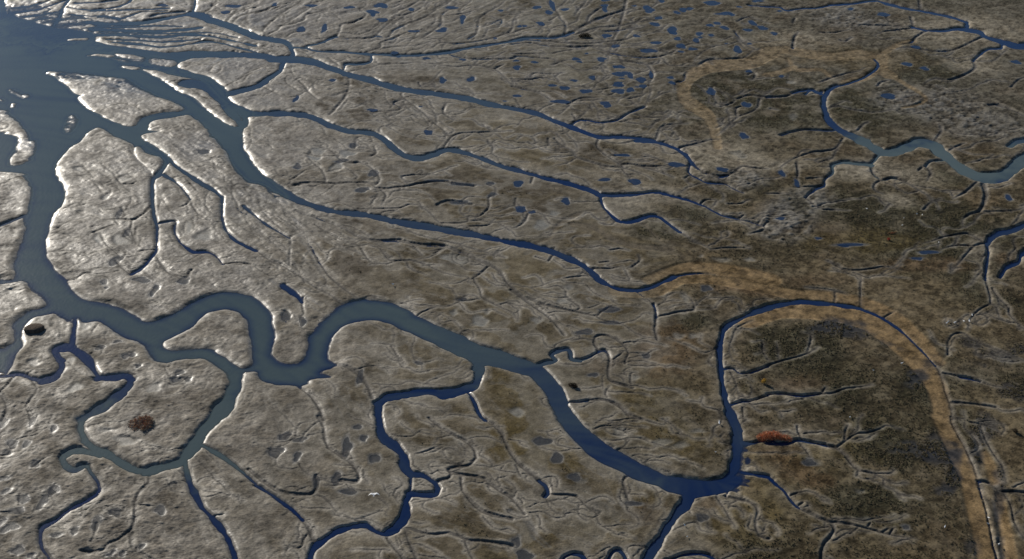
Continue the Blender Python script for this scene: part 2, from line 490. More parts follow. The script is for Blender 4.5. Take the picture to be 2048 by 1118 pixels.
32 d 16 16 285 595 360 605 450 605 530 630 600 700 680 760
32 d 22 26 915 455 890 500 910 580 930 650
32 d 8 7 650 85 720 60 850 60
32 d 8 7 30 370 70 460
32 w 50 70 0 740 80 780 150 850 200 950 280 1010
32 d 7 6 800 20 1000 0 1200 50 1240 0
31 d 28 28 500 -20 540 60 550 150 580 230
31 d 28 30 580 230 700 310 770 360 820 440 820 490 760 502 680 490
21 d 24 26 350 850 440 930 500 1010 530 1080 545 1118
31 d 9 8 505 15 440 70 390 120 350 170
31 d 8 7 340 350 370 400 430 450
30 c 34 24 1610 200 1750 280 1850 350 1950 430 2044 515
31 c 24 26 0 525 80 570 180 640 290 720 370 800
31 d 30 40 370 800 430 870 460 960
31 d 26 22 480 450 490 520 460 590 350 605 200 580 80 510 0 450 -60 400
31 d 10 8 430 900 380 960 370 1010 330 1030 270 1010
31 d 9 8 470 600 570 650 640 740
31 d 28 20 1460 490 1540 470 1560 430 1540 405 1600 382 1700 370 1760 310
31 d 22 20 1760 310 1740 240 1680 180 1580 130 1480 70 1380 -10
31 d 24 22 1570 430 1640 445 1800 470 1900 540 1970 590 2044 630 2150 760
31 d 22 26 1640 450 1650 570 1720 660 1800 730 1900 770 2044 800
31 d 20 18 1170 870 1240 880 1300 900 1400 920 1540 910
31 d 18 26 1540 910 1630 940 1700 970 1850 980 2044 1010
31 d 24 26 1190 880 1210 960 1250 1040 1290 1140
31 d 22 26 1050 950 1100 1020 1160 1090 1200 1150
31 d 10 8 1270 280 1380 250 1480 210
31 d 8 7 1100 600 1120 560 1150 550
31 d 12 16 1670 970 1700 1060 1740 1140
21 c 76 72 1790 700 1770 790 1720 850 1600 890 1500 905
21 c 62 66 1500 905 1350 885 1200 912 1050 932 980 980
21 c 66 74 980 980 975 1060 985 1118
31 c 74 78 985 0 1000 100 1040 160 1110 210
31 c 74 64 1110 210 1180 290 1190 380 1240 440
31 c 44 50 1240 440 1330 445 1420 500 1455 550
31 c 50 52 1455 550 1430 600 1330 600 1230 590
31 c 26 26 1240 440 1235 520 1232 590
31 c 60 64 1232 590 1200 650 1200 720 1170 800 1100 880
31 c 62 48 1100 880 1020 912 940 882 870 842 780 848
31 c 52 66 780 848 650 892 540 962 460 1030 430 1118 410 1300
21 d 28 34 640 670 720 690 780 720 850 780 900 860 930 940
21 d 9 8 810 715 900 690 1000 685
21 d 11 8 1080 530 1130 600 1150 640
21 c 46 30 215 40 280 85 340 135 365 175
21 d 16 12 375 130 370 200 380 270 350 300
30 c 54 58 1475 340 1490 420 1520 520 1560 600 1610 700
30 c 58 62 1610 700 1700 790 1780 890 1840 1000 1880 1118 1920 1300
30 c 46 50 800 285 650 245 560 260 500 312 530 370 590 402 640 382
30 c 36 36 640 382 690 372 730 430 780 500 790 560 750 610 650 670
30 c 36 34 650 670 550 720 450 800 340 862 322 930 332 1020 380 1090 420 1180
30 d 26 26 1190 440 1190 510 1120 580 1080 680 1080 800 1050 880
30 d 22 24 1050 880 960 950 870 1000 830 1045 750 1060 650 1050
30 d 30 34 1045 910 1060 1020 1120 1070 1230 1130
30 d 10 8 270 380 320 340 370 310 410 290
30 d 10 9 160 600 150 690
30 d 9 8 0 750 100 740
30 d 14 10 1560 300 1680 430 1780 530 1830 590 1950 660
30 d 7 6 1690 770 1800 760
30 d 7 6 1110 690 1230 700
30 d 9 7 860 730 960 790 1010 812 1060 800
30 d 8 7 0 290 60 280 100 230
30 d 20 14 770 830 760 920 730 980
20 c 100 110 1895 740 1880 830 1830 950 1760 1050 1700 1118
20 c 100 84 1700 1118 1620 1205 1545 1320 1485 1400
30 c 76 66 1485 290 1425 345 1300 378 1170 412
30 c 60 62 1170 412 1060 395 950 332 850 270 745 225 680 170
30 c 64 64 680 170 650 90 650 0
20 c 66 60 650 1110 700 1080 850 992 960 902 1030 832 1045 780
20 c 40 36 -300 770 0 765 150 748 260 782 340 800
20 c 44 56 340 800 430 772 490 700 490 640
20 c 56 54 490 640 445 590 430 560 490 535 560 537
20 c 60 64 560 537 640 582 710 650 750 720 790 775
20 c 56 60 790 775 900 775 1000 760 1050 790
20 c 40 42 612 250 600 330 585 420 572 530
20 c 30 30 120 560 60 700 45 745
20 d 18 16 110 770 60 840 0 890 -60 920
20 d 20 18 250 800 300 870 250 950 215 1000 225 1040 245 1118
20 d 26 26 0 900 50 980 50 1050 20 1118
20 d 9 8 790 340 770 370 740 410 760 440
20 d 9 7 1370 650 1350 690 1320 700 1340 760
20 d 8 7 740 530 820 545 800 600
20 d 7 6 1000 940 1080 935
10 c 50 40 1150 20 1250 80 1325 145 1320 190 1260 280
10 c 36 28 1260 280 1218 320 1215 430 1230 600 1255 700
10 c 28 22 1255 700 1250 850 1220 920 1130 1020 1050 1068
10 d 18 16 1050 1068 980 1020 920 960
10 c 40 34 1340 130 1400 200 1500 270 1600 335 1700 395 1772 450
10 c 32 28 1772 450 1776 520 1772 620 1800 710
10 c 28 24 1800 710 1870 790 1960 840 2044 880
10 c 28 14 1300 270 1400 330 1470 400 1520 470
10 d 14 10 1520 470 1500 510 1430 542
10 d 14 10 1520 480 1560 560 1640 620 1760 612
10 c 14 22 1262 662 1400 646 1390 710 1420 790 1480 850
10 c 22 14 1480 850 1550 890 1650 890 1720 920 1780 990
10 d 14 12 1780 990 1900 980 2044 1000 2144 1040
10 d 26 20 1250 920 1300 1000 1370 1070 1480 1100 1530 1040
10 d 16 12 1220 510 1120 610 1050 640 960 630 800 640
10 d 7 6 1240 870 1100 890
10 d 18 14 1060 640 1050 720 1090 830
10 d 13 10 530 1112 600 1110 680 1060 760 1070 880 1060
10 d 8 6 400 890 580 890 700 930
10 d 16 14 1990 352 1870 360 1850 410 1890 500 1910 560 1970 590
10 d 9 7 1690 150 1790 138
10 d 10 8 990 350 1050 350 1090 330
10 c 14 12 -60 700 0 680 100 640 215 592
10 d 9 7 720 750 800 715 900 680 960 690
10 d 9 7 800 740 850 830 930 900 1050 1000
10 d 9 7 970 540 1000 600 960 630
10 d 9 7 1090 700 1080 780 1110 850
10 d 9 7 900 260 960 340 1000 370
10 d 9 7 480 560 560 540 700 560
10 d 9 7 620 280 760 330 900 400
20 c 20 20 -60 20 0 12 130 -2
"""
# standing pools: tile, centre, half-width, half-height
POOLS = """
00 1800 95 40 11 1860 50 60 12 1300 40 40 10
01 930 95 45 18 1000 45 50 20 1010 160 45 14 1650 150 22 30 750 60 45 10 1720 630 28 20 1490 640 30 20 1375 1060 28 22 545 230 22 30 360 235 35 20 440 45 50 9 1480 245 50 10 1240 75 20 14 1560 60 60 8 150 40 20 12 1260 250 40 10 320 790 18 22 930 880 45 9
02 320 40 22 35 295 100 30 15 230 190 32 14 745 5 35 10 740 75 22 18 1090 75 42 26 1195 10 25 10 1365 80 30 15 1315 100 22 12 1170 145 32 11 1140 195 42 13 1280 245 45 25 1495 275 25 15 1470 325 26 15 1590 285 25 8 1350 370 32 20 1090 405 55 18 750 285 28 17 825 370 32 13 1440 395 30 12 715 475 36 16 510 475 30 12 40 540 30 17 860 535 36 14 850 595 44 18 905 585 30 12 945 605 22 22 850 675 46 19 850 730 46 20 945 720 28 18 1045 690 28 14 590 730 40 18 420 705 35 16 750 835 40 22 1590 735 36 25 1870 840 32 22 1920 185 25 20 2000 225 40 15 1800 400 35 22 1700 110 60 12 1850 1090 32 22 1030 640 35 22 640 620 25 15 200 60 32 14 390 815 60 16 1110 600 14 24 1150 345 40 12 1600 25 70 16 1960 10 40 10 1420 70 30 10
03 660 75 24 10 1110 515 40 14 1250 550 34 12 960 770 60 20 1180 380 34 12 1980 500 30 16 920 120 50 14
10 925 965 44 40 1630 90 62 15 1010 740 26 30 950 590 18 40
11 1650 356 90 13 1450 326 70 9 940 270 34 30 1620 500 70 16 1890 440 34 15 850 400 60 18 330 215 26 24 780 45 36 18 690 165 50 14 1870 350 30 14
12 430 490 32 24 70 555 44 24 980 335 52 20 1310 200 56 20 880 125 60 9 740 320 42 12 1680 240 40 18 50 350 40 22 160 580 26 10
13 660 840 80 11 610 848 40 8 110 270 22 22 230 350 18 26 100 632 32 12 1920 465 26 18 1280 900 60 14 1190 950 34 11 400 790 20 8
20 1235 85 28 36 830 15 28 18 1130 0 64 20 1470 8 56 24 1400 795 40 20 1000 610 26 20 800 540 34 20 1430 740 36 22 850 65 16 10 1105 690 20 12 1060 598 30 14 940 496 26 12 1500 790 30 16
21 1650 158 34 12 1300 665 26 14 830 775 26 44 240 280 50 30 370 330 30 30
22 580 420 56 22 790 345 60 14 1550 70 36 22 1070 605 34 14 650 760 30 16 780 240 70 24
30 20 30 34 40 100 200 40 34 60 270 36 18 212 205 32 24 280 365 32 26 430 565 34 36 410 590 30 24 340 665 36 50 185 640 44 34 135 735 50 32 75 870 56 38 15 825 26 26 55 580 28 20 145 1055 40 36 255 1095 30 22 595 895 30 24 770 835 38 44 260 20 18 44 430 80 22 28 30 480 34 18 920 745 40 36 905 1065 20 16 975 1080 26 18 450 930 34 16 870 1090 20 10 1130 1020 18 24 1280 730 40 34
31 725 230 34 70 160 265 50 44 330 300 30 30 945 315 36 36 350 165 44 20 640 480 34 44 480 500 28 40 860 155 30 20 810 65 26 20 740 580 60 22 230 140 44 30
32 240 180 60 34 360 315 46 38 500 470 40 30 1520 790 44 28 960 680 54 18 30 990 30 40 100 1095 70 36
33 330 350 44 24 1100 870 24 12
"""
# bare flats of smooth grey mud where a pool has drained
MUDPANS = """
21 1790 330 74 42 1850 255 26 26 1580 265 36 26
22 200 325 46 32 980 780 44 22 1330 450 60 26 1380 140 34 44 450 60 44 26 420 165 60 34 40 1060 56 44 1450 450 50 22
20 1230 860 60 46 120 80 60 30 1430 820 90 30 600 860 60 40 680 370 40 40 270 660 70 30 560 650 40 60
30 1010 170 100 40 430 80 20 20 700 1060 70 26 850 90 60 20
32 870 100 60 40 1200 190 80 36 1350 210 70 30 1480 100 60 20 870 130 50 30
33 350 350 70 40 735 585 34 22 780 805 60 26
12 1680 960 70 22 1510 930 22 16 1900 960 40 20 240 680 80 36 340 590 44 22 1820 120 60 30
10 980 790 80 60 800 780 60 40 1000 300 60 40 850 450 40 30 1500 700 60 60 650 230 60 24 1630 760 60 50
11 480 110 80 50 720 110 70 40 640 220 60 40 1600 950 120 40
03 200 935 34 34 1400 400 60 14 180 660 40 16
"""
# ground that barely rises above the tide: tile, centre, half-sizes, height
LOWS = """
00 250 80 270 75 .0
00 560 180 260 60 -.05
00 850 190 240 90 .0
00 1250 260 320 110 .08
00 700 592 330 44 -.04
00 1050 660 220 55 .0
00 1250 730 200 50 .12
00 960 480 280 50 .03
00 560 985 70 100 -.02
00 130 750 120 50 -.01
00 1700 440 300 60 .16
00 1700 200 400 80 .2
00 1260 480 180 50 .1
00 60 900 160 80 .12
10 200 60 130 120 .12
10 180 480 120 200 .2
10 1600 40 220 120 .16
10 1950 450 160 200 .18
11 130 500 220 160 .12
11 400 850 160 300 .16
21 270 330 150 50 .05
21 480 330 120 60 .1
21 630 250 160 60 .12
20 330 60 90 120 .15
20 500 330 90 120 .14
20 60 640 60 60 .1
32 1830 320 90 260 .03
32 1780 520 120 70 .04
22 1760 1060 60 120 .05
21 620 560 60 120 .14
21 320 740 200 80 .1
01 250 330 300 60 .16
"""
# ---------------------------------------------------------------- from survey to ground
FPX = 1024.0 / math.tan(HFOV / 2)
SP, CP = math.sin(PITCH), math.cos(PITCH)
TILE_Y = (0, 280, 560, 838)


def ground_point(px, py, z=0.35):
    """Point on the ground plane (metres) for a point of the air photo."""
    px = np.asarray(px, float); py = np.asarray(py, float)
    xx = (px - 1024.0) / FPX
    yy = (559.0 - py) / FPX
    dz = -SP + yy * CP
    t = -(CAM_H - z) / dz
    return xx * t, (CP + yy * SP) * t


def tile_pt(tile, x, y):
    return 512 * int(tile[1]) + x * 0.2505, TILE_Y[int(tile[0])] + y * 0.25045


def nums(s):
    return [float(v) for v in s.split()]


def read_outline(text):
    pts = []
    for line in text.strip().split("\n"):
        v = line.split()
        c = nums(" ".join(v[1:]))
        pts += [tile_pt(v[0], c[i], c[i + 1]) for i in range(0, len(c), 2)]
    return np.array(pts)


def smooth_line(p, closed=False, step=5.0, jit=0.0, seed=0):
    """Catmull-Rom through the survey points."""
    p = np.asarray(p, float)
    n = len(p)
    outp = []
    m = n if closed else n - 1
    for i in range(m):
        p1, p2 = p[i], p[(i + 1) % n]
        p0 = p[(i - 1) % n] if (closed or i > 0) else 2 * p1 - p2
        p3 = p[(i + 2) % n] if (closed or i < n - 2) else 2 * p2 - p1
        L = np.hypot(*(p2 - p1))
        k = int(min(max(2, math.ceil(L / step)), 40))
        t = np.linspace(0, 1, k, endpoint=False)[:, None]
        q = 0.5 * ((2 * p1) + (-p0 + p2) * t + (2 * p0 - 5 * p1 + 4 * p2 - p3) * t**2 + (-p0 + 3 * p1 - 3 * p2 + p3) * t**3)
        outp.append(q)
    if not closed:
        outp.append(p[-1:])
    q = np.concatenate(outp)
    if jit > 0:
        r = np.random.RandomState(seed)
        w = r.normal(0, jit, q.shape)
        w = 0.5 * w + 0.25 * np.roll(w, 1, 0) + 0.25 * np.roll(w, -1, 0)
        if not closed:
            w[0] = w[-1] = 0
        q = q + w * np.array([1.0, 0.6])
    return q


# ---------------------------------------------------------------- noise on the ground
_R = np.random.RandomState(7).rand(12, 256, 256).astype(np.float32)


def vnoise(x, y, s=0):
    R = _R[s % 12]
    xi = np.floor(x); yi = np.floor(y)
    fx = (x - xi).astype(np.float32); fy = (y - yi).astype(np.float32)
    fx = fx * fx * (3 - 2 * fx); fy = fy * fy * (3 - 2 * fy)
    a = xi.astype(np.int64) & 255; b = yi.astype(np.int64) & 255
    a1 = (a + 1) & 255; b1 = (b + 1) & 255
    return (R[a, b] * (1 - fx) + R[a1, b] * fx) * (1 - fy) + (R[a, b1] * (1 - fx) + R[a1, b1] * fx) * fy


def fbm(x, y, size, octv=3, s=0):
    """fractal noise, roughly -1..1, size in metres"""
    o = 0; a = 1.0; tot = 0
    for k in range(octv):
        an = 0.7 + 1.9 * s + 2.3 * k
        ca, sa = np.float32(math.cos(an) / size), np.float32(math.sin(an) / size)
        o = o + a * (vnoise(x * ca - y * sa + 13.7 * k + 31 * s, x * sa + y * ca + 7.1 * k + 17 * s, s + k) * 2 - 1)
        tot += a * 0.6; a *= 0.5; size *= 0.5
    return o / tot


def cells(x, y, size, s=0):
    """distance to the nearest of scattered points (0 at the point)"""
    x, y = (0.8 * x - 0.6 * y) / size, (0.6 * x + 0.8 * y) / size
    xi = np.floor(x).astype(np.int64); yi = np.floor(y).astype(np.int64)
    best = np.full(x.shape, 9.0, np.float32)
    for dx in (-1, 0, 1):
        for dy in (-1, 0, 1):
            cx = xi + dx; cy = yi + dy
            ox = _R[s % 12][cx & 255, cy & 255]; oy = _R[(s + 1) % 12][cx & 255, cy & 255]
            d = (cx + ox - x) ** 2 + (cy + oy - y) ** 2
            best = np.minimum(best, d)
    return np.sqrt(best)


def sstep(a, b, v):
    t = np.clip((v - a) / (b - a), 0, 1)
    return t * t * (3 - 2 * t)


# ---------------------------------------------------------------- ground grid (finer where nearer the middle of the marsh)
def grow(start, stop, first, ratio):
    v = [start]; st = first
    sgn = 1 if stop > start else -1
    while (stop - v[-1]) * sgn > 0:
        v.append(v[-1] + sgn * st); st *= ratio
    v[-1] = stop
    return v[1:]


PXS = np.array(grow(-80, -4500, 4, 1.22)[::-1] + list(np.arange(-80, 2130, 2.35)) + grow(2129, 6500, 4, 1.22))
PYS = np.array(grow(-18, -940, 2, 1.15)[::-1] + list(np.arange(-18, 1140, 1.0)) + grow(1139, 2600, 4, 1.22))
NX, NY = len(PXS), len(PYS)
PX, PY = np.meshgrid(PXS, PYS)
_j = np.random.RandomState(99).uniform(-0.36, 0.36, (2,) + PX.shape)
PX = PX + _j[0] * np.gradient(PXS)[None, :]; PY = PY + _j[1] * np.gradient(PYS)[:, None]   # an irregular net leaves no rows to see
GX, GY = ground_point(PX, PY)
SHAPE = PX.shape
ROWM = np.abs(np.gradient(ground_point(0 * PYS + 1024, PYS)[1]))[:, None] + 0 * GX      # metres between grid rows
GX = GX.astype(np.float32); GY = GY.astype(np.float32)


def window(x0, x1, y0, y1):
    i0 = np.searchsorted(PXS, x0); i1 = np.searchsorted(PXS, x1)
    j0 = np.searchsorted(PYS, y0); j1 = np.searchsorted(PYS, y1)
    return slice(j0, j1), slice(i0, i1)


def px_per_m(px, py):
    a = ground_point(px - 1, py); b = ground_point(px + 1, py)
    return 2.0 / math.hypot(a[0] - b[0], a[1] - b[1])


def seg_dist(q, margin, hw0=None, hw1=None):
    """for each segment of pixel line q yield (window, distance minus half-width, t)"""
    gx, gy = ground_point(q[:, 0], q[:, 1])
    n = len(q)
    _a = ground_point(q[:, 0] - 1, q[:, 1] + 2); _b = ground_point(q[:, 0] + 1, q[:, 1] + 2)
    ppm = 2.0 / np.hypot(_a[0] - _b[0], _a[1] - _b[1])
    for i in range(n - 1):
        ax, ay, bx, by = gx[i], gy[i], gx[i + 1], gy[i + 1]
        h0 = 0 if hw0 is None else hw0[i]; h1 = 0 if hw0 is None else hw0[i + 1]
        m = margin + max(h0, h1)
        s = max(ppm[i], ppm[i + 1]) * m * 1.05 + 3; sv = s * 0.75
        w = window(min(q[i, 0], q[i + 1, 0]) - s, max(q[i, 0], q[i + 1, 0]) + s, min(q[i, 1], q[i + 1, 1]) - sv, max(q[i, 1], q[i + 1, 1]) + sv)
        X = GX[w]; Y = GY[w]
        dx, dy = bx - ax, by - ay
        L2 = dx * dx + dy * dy + 1e-9
        t = np.clip(((X - ax) * dx + (Y - ay) * dy) / L2, 0, 1)
        d = np.sqrt((X - ax - t * dx) ** 2 + (Y - ay - t * dy) ** 2)
        yield w, d - (h0 + (h1 - h0) * t), h0 + (h1 - h0) * t


def world_halfwidth(q, wpx):
    """half-width in metres of a course q whose apparent width is wpx photo pixels"""
    tx = np.gradient(q[:, 0]); ty = np.gradient(q[:, 1])
    l = np.hypot(tx, ty) + 1e-9
    nx, ny = -ty / l, tx / l
    ax, ay = ground_point(q[:, 0] + nx * wpx / 2, q[:, 1] + ny * wpx / 2)
    bx, by = ground_point(q[:, 0] - nx * wpx / 2, q[:, 1] - ny * wpx / 2)
    gx, gy = ground_point(q[:, 0], q[:, 1])
    sx_, sy_ = np.gradient(gx), np.gradient(gy)
    sl = np.hypot(sx_, sy_) + 1e-9
    w = np.abs((ax - bx) * -sy_ / sl + (ay - by) * sx_ / sl) / 2
    k = np.array([1, 2, 3, 2, 1]) / 9
    return np.convolve(np.pad(w, 2, mode='edge'), k, 'valid')


# --- tide water: sea and main river, with its islands
def fill(poly):
    m = np.zeros(SHAPE, bool)
    x, y = poly[:, 0], poly[:, 1]
    x2, y2 = np.roll(x, -1), np.roll(y, -1)
    for j, yy in enumerate(PYS):
        c = (y <= yy) != (y2 <= yy)
        if not c.any():
            continue
        xs = np.sort(x[c] + (yy - y[c]) / (y2[c] - y[c]) * (x2[c] - x[c]))
        for k in range(0, len(xs) - 1, 2):
            i0, i1 = np.searchsorted(PXS, xs[k]), np.searchsorted(PXS, xs[k + 1])
            m[j, i0:i1] ^= True
    return m


D_SEA = np.full(SHAPE, 9.0)
sea_line = smooth_line(read_outline(SEA), True, 4.0, 0.35, 3)
isl_lines = [smooth_line(read_outline(t), True, 3.5, 0.35, 10 + i) for i, t in enumerate(ISLANDS)]
in_sea = fill(sea_line)
for q in isl_lines:
    in_sea &= ~fill(q)
for q in [sea_line] + isl_lines:
    q = np.concatenate([q, q[:1]])
    for w, d, _ in seg_dist(q, 9.0):
        np.minimum(D_SEA[w], d, out=D_SEA[w])
D_SEA = np.where(in_sea, -D_SEA, D_SEA)

# --- creeks
E_WET = np.full(SHAPE, 9.0); HW_WET = np.zeros(SHAPE)
E_DRY = np.full(SHAPE, 9.0); CUT = np.zeros(SHAPE)
M_TAN = np.zeros(SHAPE); M_BRN = np.zeros(SHAPE); M_WTR = np.zeros(SHAPE)
dirs = []


def add_gully(q, hw, w0, w1, k, deep=1.0, reach=2.4):
    n_ = len(q); r = np.random.RandomState(k + 900)
    fades = deep * np.clip(0.88 + 0.14 * np.convolve(r.normal(0, 1, n_ + 8), np.ones(9) / 3, 'valid'), 0.6, 1.15)
    if w1 < 13:
        tp = np.clip((n_ - np.arange(n_)) / (0.45 * n_), 0.12, 1)
        fades = fades * tp; hw = hw * (0.55 + 0.45 * tp)
    if w0 < 11:
        fades = fades * np.clip((np.arange(n_) + 1) / (0.15 * n_), 0.4, 1)
    for si, (w, e, h) in enumerate(seg_dist(q, reach, hw)):
        bank = np.maximum(0.17 + 0.20 * h, 0.8 * ROWM[w])
        dep = np.clip(0.24 + 0.38 * h, 0.26, 0.60) * fades[si]
        np.maximum(CUT[w], dep * sstep(bank, -bank, e), out=CUT[w])
        np.minimum(E_DRY[w], e, out=E_DRY[w])


for k, line in enumerate(CREEKS.strip().split("\n")):
    v = line.split()
    c = nums(" ".join(v[2:]))
    w0, w1 = c[0] * .2505, c[1] * .2505
    p = [tile_pt(v[0], c[i], c[i + 1]) for i in range(2, len(c), 2)]
    q = smooth_line(p, False, 3.5, 0.45 if v[1] in 'cd' else 0, k)
    wpx = np.linspace(w0, w1, len(q))
    hw = world_halfwidth(smooth_line(p, False, 3.5), wpx)
    if v[1] == 'c' and p[0][1] < 430 and p[0][0] > 480: hw = hw * 0.8
    if v[1] == 's': hw = hw * (1.25 if p[0][1] > 500 else 1.15)
    if v[1] in 'cd':
        r = np.random.RandomState(k + 500)
        hw = hw * (1 + 0.12 * np.convolve(r.normal(0, 1, len(hw) + 6), np.ones(7) / 2.6, 'valid'))
        hw = np.maximum(hw, 0.22 + 0.0006 * np.maximum(700 - q[:, 1], 0))
    d_ = np.diff(q, axis=0)
    dirs.append(np.column_stack([(q[:-1] + q[1:]) / 2, d_]))
    if v[1] == 'c':
        for w, e, h in seg_dist(q, 4.0, hw):
            b = e < E_WET[w]
            E_WET[w] = np.where(b, e, E_WET[w]); HW_WET[w] = np.where(b, h, HW_WET[w])
    elif v[1] == 'd':
        add_gully(q, hw, c[0], c[1], k)
    else:
        A = {'s': M_TAN, 'b': M_BRN, 'w': M_WTR}[v[1]]
        for w, e, h in seg_dist(q, 2.5, hw):
            np.maximum(A[w], sstep(0.55, -0.7, e), out=A[w])

# --- direction in which the land drains, for the streaks between the creeks
seg = np.concatenate(dirs)
ang2 = 2 * np.arctan2(seg[:, 3], seg[:, 2]); ln = np.hypot(seg[:, 2], seg[:, 3])
cxs = np.arange(-200, 2260, 24.0); cys = np.arange(-48, 1200, 24.0)
C2 = np.zeros((len(cys), len(cxs))); S2 = C2.copy()
for j, yy in enumerate(cys):
    d2 = (seg[:, 0][None] - cxs[:, None]) ** 2 + 3 * (seg[:, 1][None] - yy) ** 2
    wgt = ln[None] / (d2 + 250.0) ** 1.2
    C2[j] = wgt @ np.cos(ang2); S2[j] = wgt @ np.sin(ang2)


def from_coarse(A):
    fx = np.clip((PXS - cxs[0]) / 24.0, 0, len(cxs) - 1.001); fy = np.clip((PYS - cys[0]) / 24.0, 0, len(cys) - 1.001)
    i = fx.astype(int); j = fy.astype(int); u = (fx - i)[None]; w = (fy - j)[:, None]
    return A[np.ix_(j, i)] * (1 - u) * (1 - w) + A[np.ix_(j, i + 1)] * u * (1 - w) + A[np.ix_(j + 1, i)] * (1 - u) * w + A[np.ix_(j + 1, i + 1)] * u * w


theta = 0.5 * np.arctan2(from_coarse(S2), from_coarse(C2))
JJ, II = np.meshgrid(np.arange(NY, dtype=np.float32), np.arange(NX, dtype=np.float32), indexing='ij')


def streaks(src, steps, stride):
    """smear a noise along the drainage direction"""
    ux = (np.cos(theta) / 2.35 * stride).astype(np.float32); uy = (np.sin(theta) / 1.0 * stride).astype(np.float32)
    acc = src.copy(); cnt = 1.0
    for sg in (1, -1):
        x = II.copy(); y = JJ.copy(); pvx = ux * sg; pvy = uy * sg
        for k in range(steps):
            x += pvx; y += pvy
            xi = np.clip(np.rint(x), 0, NX - 1).astype(np.int32); yi = np.clip(np.rint(y), 0, NY - 1).astype(np.int32)
            acc += src[yi, xi]; cnt += 1
            a, b = ux[yi, xi], uy[yi, xi]
            s_ = np.where(a * pvx + b * pvy < 0, -1, 1).astype(np.float32)
            pvx = a * s_; pvy = b * s_
    o = acc / cnt
    return (o - o.mean()) / (o.std() + 1e-6)


# --- the hairline creeklets that feed the creeks
def creeklets(n, seed):
    r = np.random.RandomState(seed)
    wgt = ((np.minimum(E_DRY, E_WET) > 0.15) & (np.minimum(np.minimum(E_DRY, E_WET), D_SEA) < 1.0) & (D_SEA > 0.2)).astype(float)
    wgt *= (PX > -30) & (PX < 2080) & (PY > -15) & (PY < 1135) & (M_TAN < 0.4)
    wgt *= 0.45 + 1.3 * (PY < 330) * (PX < 1500) + 0.7 * (PX > 550) * (PX < 1500) + 0.8 * (PX < 560) * (PY < 620)
    cdf = np.cumsum(wgt.ravel()); cdf /= cdf[-1]
    todo = []
    for s in np.searchsorted(cdf, r.rand(n)):
        j, i = divmod(int(s), NX)
        th = theta[j, i] + r.choice([-1, 1]) * r.uniform(0.5, 1.3) + r.choice([0, math.pi])
        todo.append((PX[j, i], PY[j, i], th, r.randint(8, 40), 0))
    got = 0
    while todo:
        x, y, th, n_, lev = todo.pop()
        pts = [(x, y)]; curl = r.normal(0, .12)
        for s in range(n_):
            i = np.searchsorted(PXS, x); j = np.searchsorted(PYS, y)
            if not (2 < i < NX - 2 and 2 < j < NY - 2): break
            t = theta[j, i]
            if math.cos(t - th) < 0: t += math.pi
            dt = math.atan2(math.sin(t - th), math.cos(t - th))
            th += 0.16 * dt + r.normal(0, .22) + curl
            if r.rand() < 0.15: curl = r.normal(0, .14)
            x += 4.2 * math.cos(th); y += 4.2 * 0.62 * math.sin(th)
            i = np.searchsorted(PXS, x); j = np.searchsorted(PYS, y)
            if not (2 < i < NX - 2 and 2 < j < NY - 2): break
            if s > 2 and (min(E_DRY[j, i], E_WET[j, i]) < 0.5 or D_SEA[j, i] < 0.6 or M_TAN[j, i] > .5): break
            if s <= 2 and D_SEA[j, i] < 0: break
            pts.append((x, y))
        if len(pts) < 4: continue
        if lev < 2:
            for _ in range(2):
                if r.rand() < 0.62:
                    m = r.randint(1, len(pts) - 1)
                    a = math.atan2((pts[m + 1][1] - pts[m][1]) / .62, pts[m + 1][0] - pts[m][0]) if m + 1 < len(pts) else th
                    todo.insert(0, (pts[m][0], pts[m][1], a + r.choice([-1, 1]) * r.uniform(.5, 1.0), max(4, int(n_ * r.uniform(.4, .8))), lev + 1))
        q = smooth_line(pts, False, 3.0, 0.25, got)
        w = r.uniform(6, 10.5) * (0.85 ** lev)
        hw = np.maximum(world_halfwidth(q, np.linspace(w, w * 0.5, len(q)) * .2505) * 0.85, 0.13 + 0.0005 * np.maximum(650 - q[:, 1], 0))
        add_gully(q, hw, 12, 6, 3000 + got, r.uniform(.5, .8), 1.3)
        got += 1
        if got > 3000: break


creeklets(1300, 12)
rs = np.random.RandomState(21)
n_f = rs.normal(0, 1, SHAPE).astype(np.float32)


def blur(a, n):
    for _ in range(n):
        a = (a + np.roll(a, 1, 0) + np.roll(a, -1, 0)) / 3
        a = (a + np.roll(a, 1, 0) + np.roll(a, -1, 0)) / 3
        a = (a + np.roll(a, 1, 1) + np.roll(a, -1, 1)) / 3
    return a


LIC1 = streaks(blur(n_f, 1), 9, 2.4)
LIC3 = streaks(blur(rs.normal(0, 1, SHAPE).astype(np.float32), 2), 22, 3.0)
LIC2 = streaks(blur(rs.normal(0, 1, SHAPE).astype(np.float32), 6), 14, 4.0)


# --- pools and mud pans
def read_spots(text, tiles=False):
    o = []
    for line in text.strip().split("\n"):
        v = line.split(); c = nums(" ".join(v[1:]))
        for i in range(0, len(c), 4):
            x, y = tile_pt(v[0], c[i], c[i + 1])
            o.append((x, y, c[i + 2] * .2505, c[i + 3] * .2505) + ((v[0],) if tiles else ()))
    return o


def spot_shape(px, py, rx, ry, seed):
    """ragged outline of a pool in ground metres: centre, radii, angle, wobble"""
    cx, cy = ground_point(px, py)
    ax = ground_point(px + rx, py)[0] - cx
    ay = (ground_point(px, py - ry)[1] - ground_point(px, py + ry)[1]) / 2
    r = np.random.RandomState(seed)
    amp = r.uniform(.05, .2, 5) * np.array([1.3, .8, .45, .25, .15]); ph = r.uniform(0, 6.28, 5)
    return float(cx), float(cy), float(ax), float(ay), amp, ph


def spot_r(th, amp, ph):
    o = 1.0
    for k in range(5):
        o = o + amp[k] * np.sin((k + 2) * th + ph[k])
    return o


def spot_field(s, grow_m=3.0):
    cx, cy, ax, ay, amp, ph = s
    return cx, cy, ax, ay


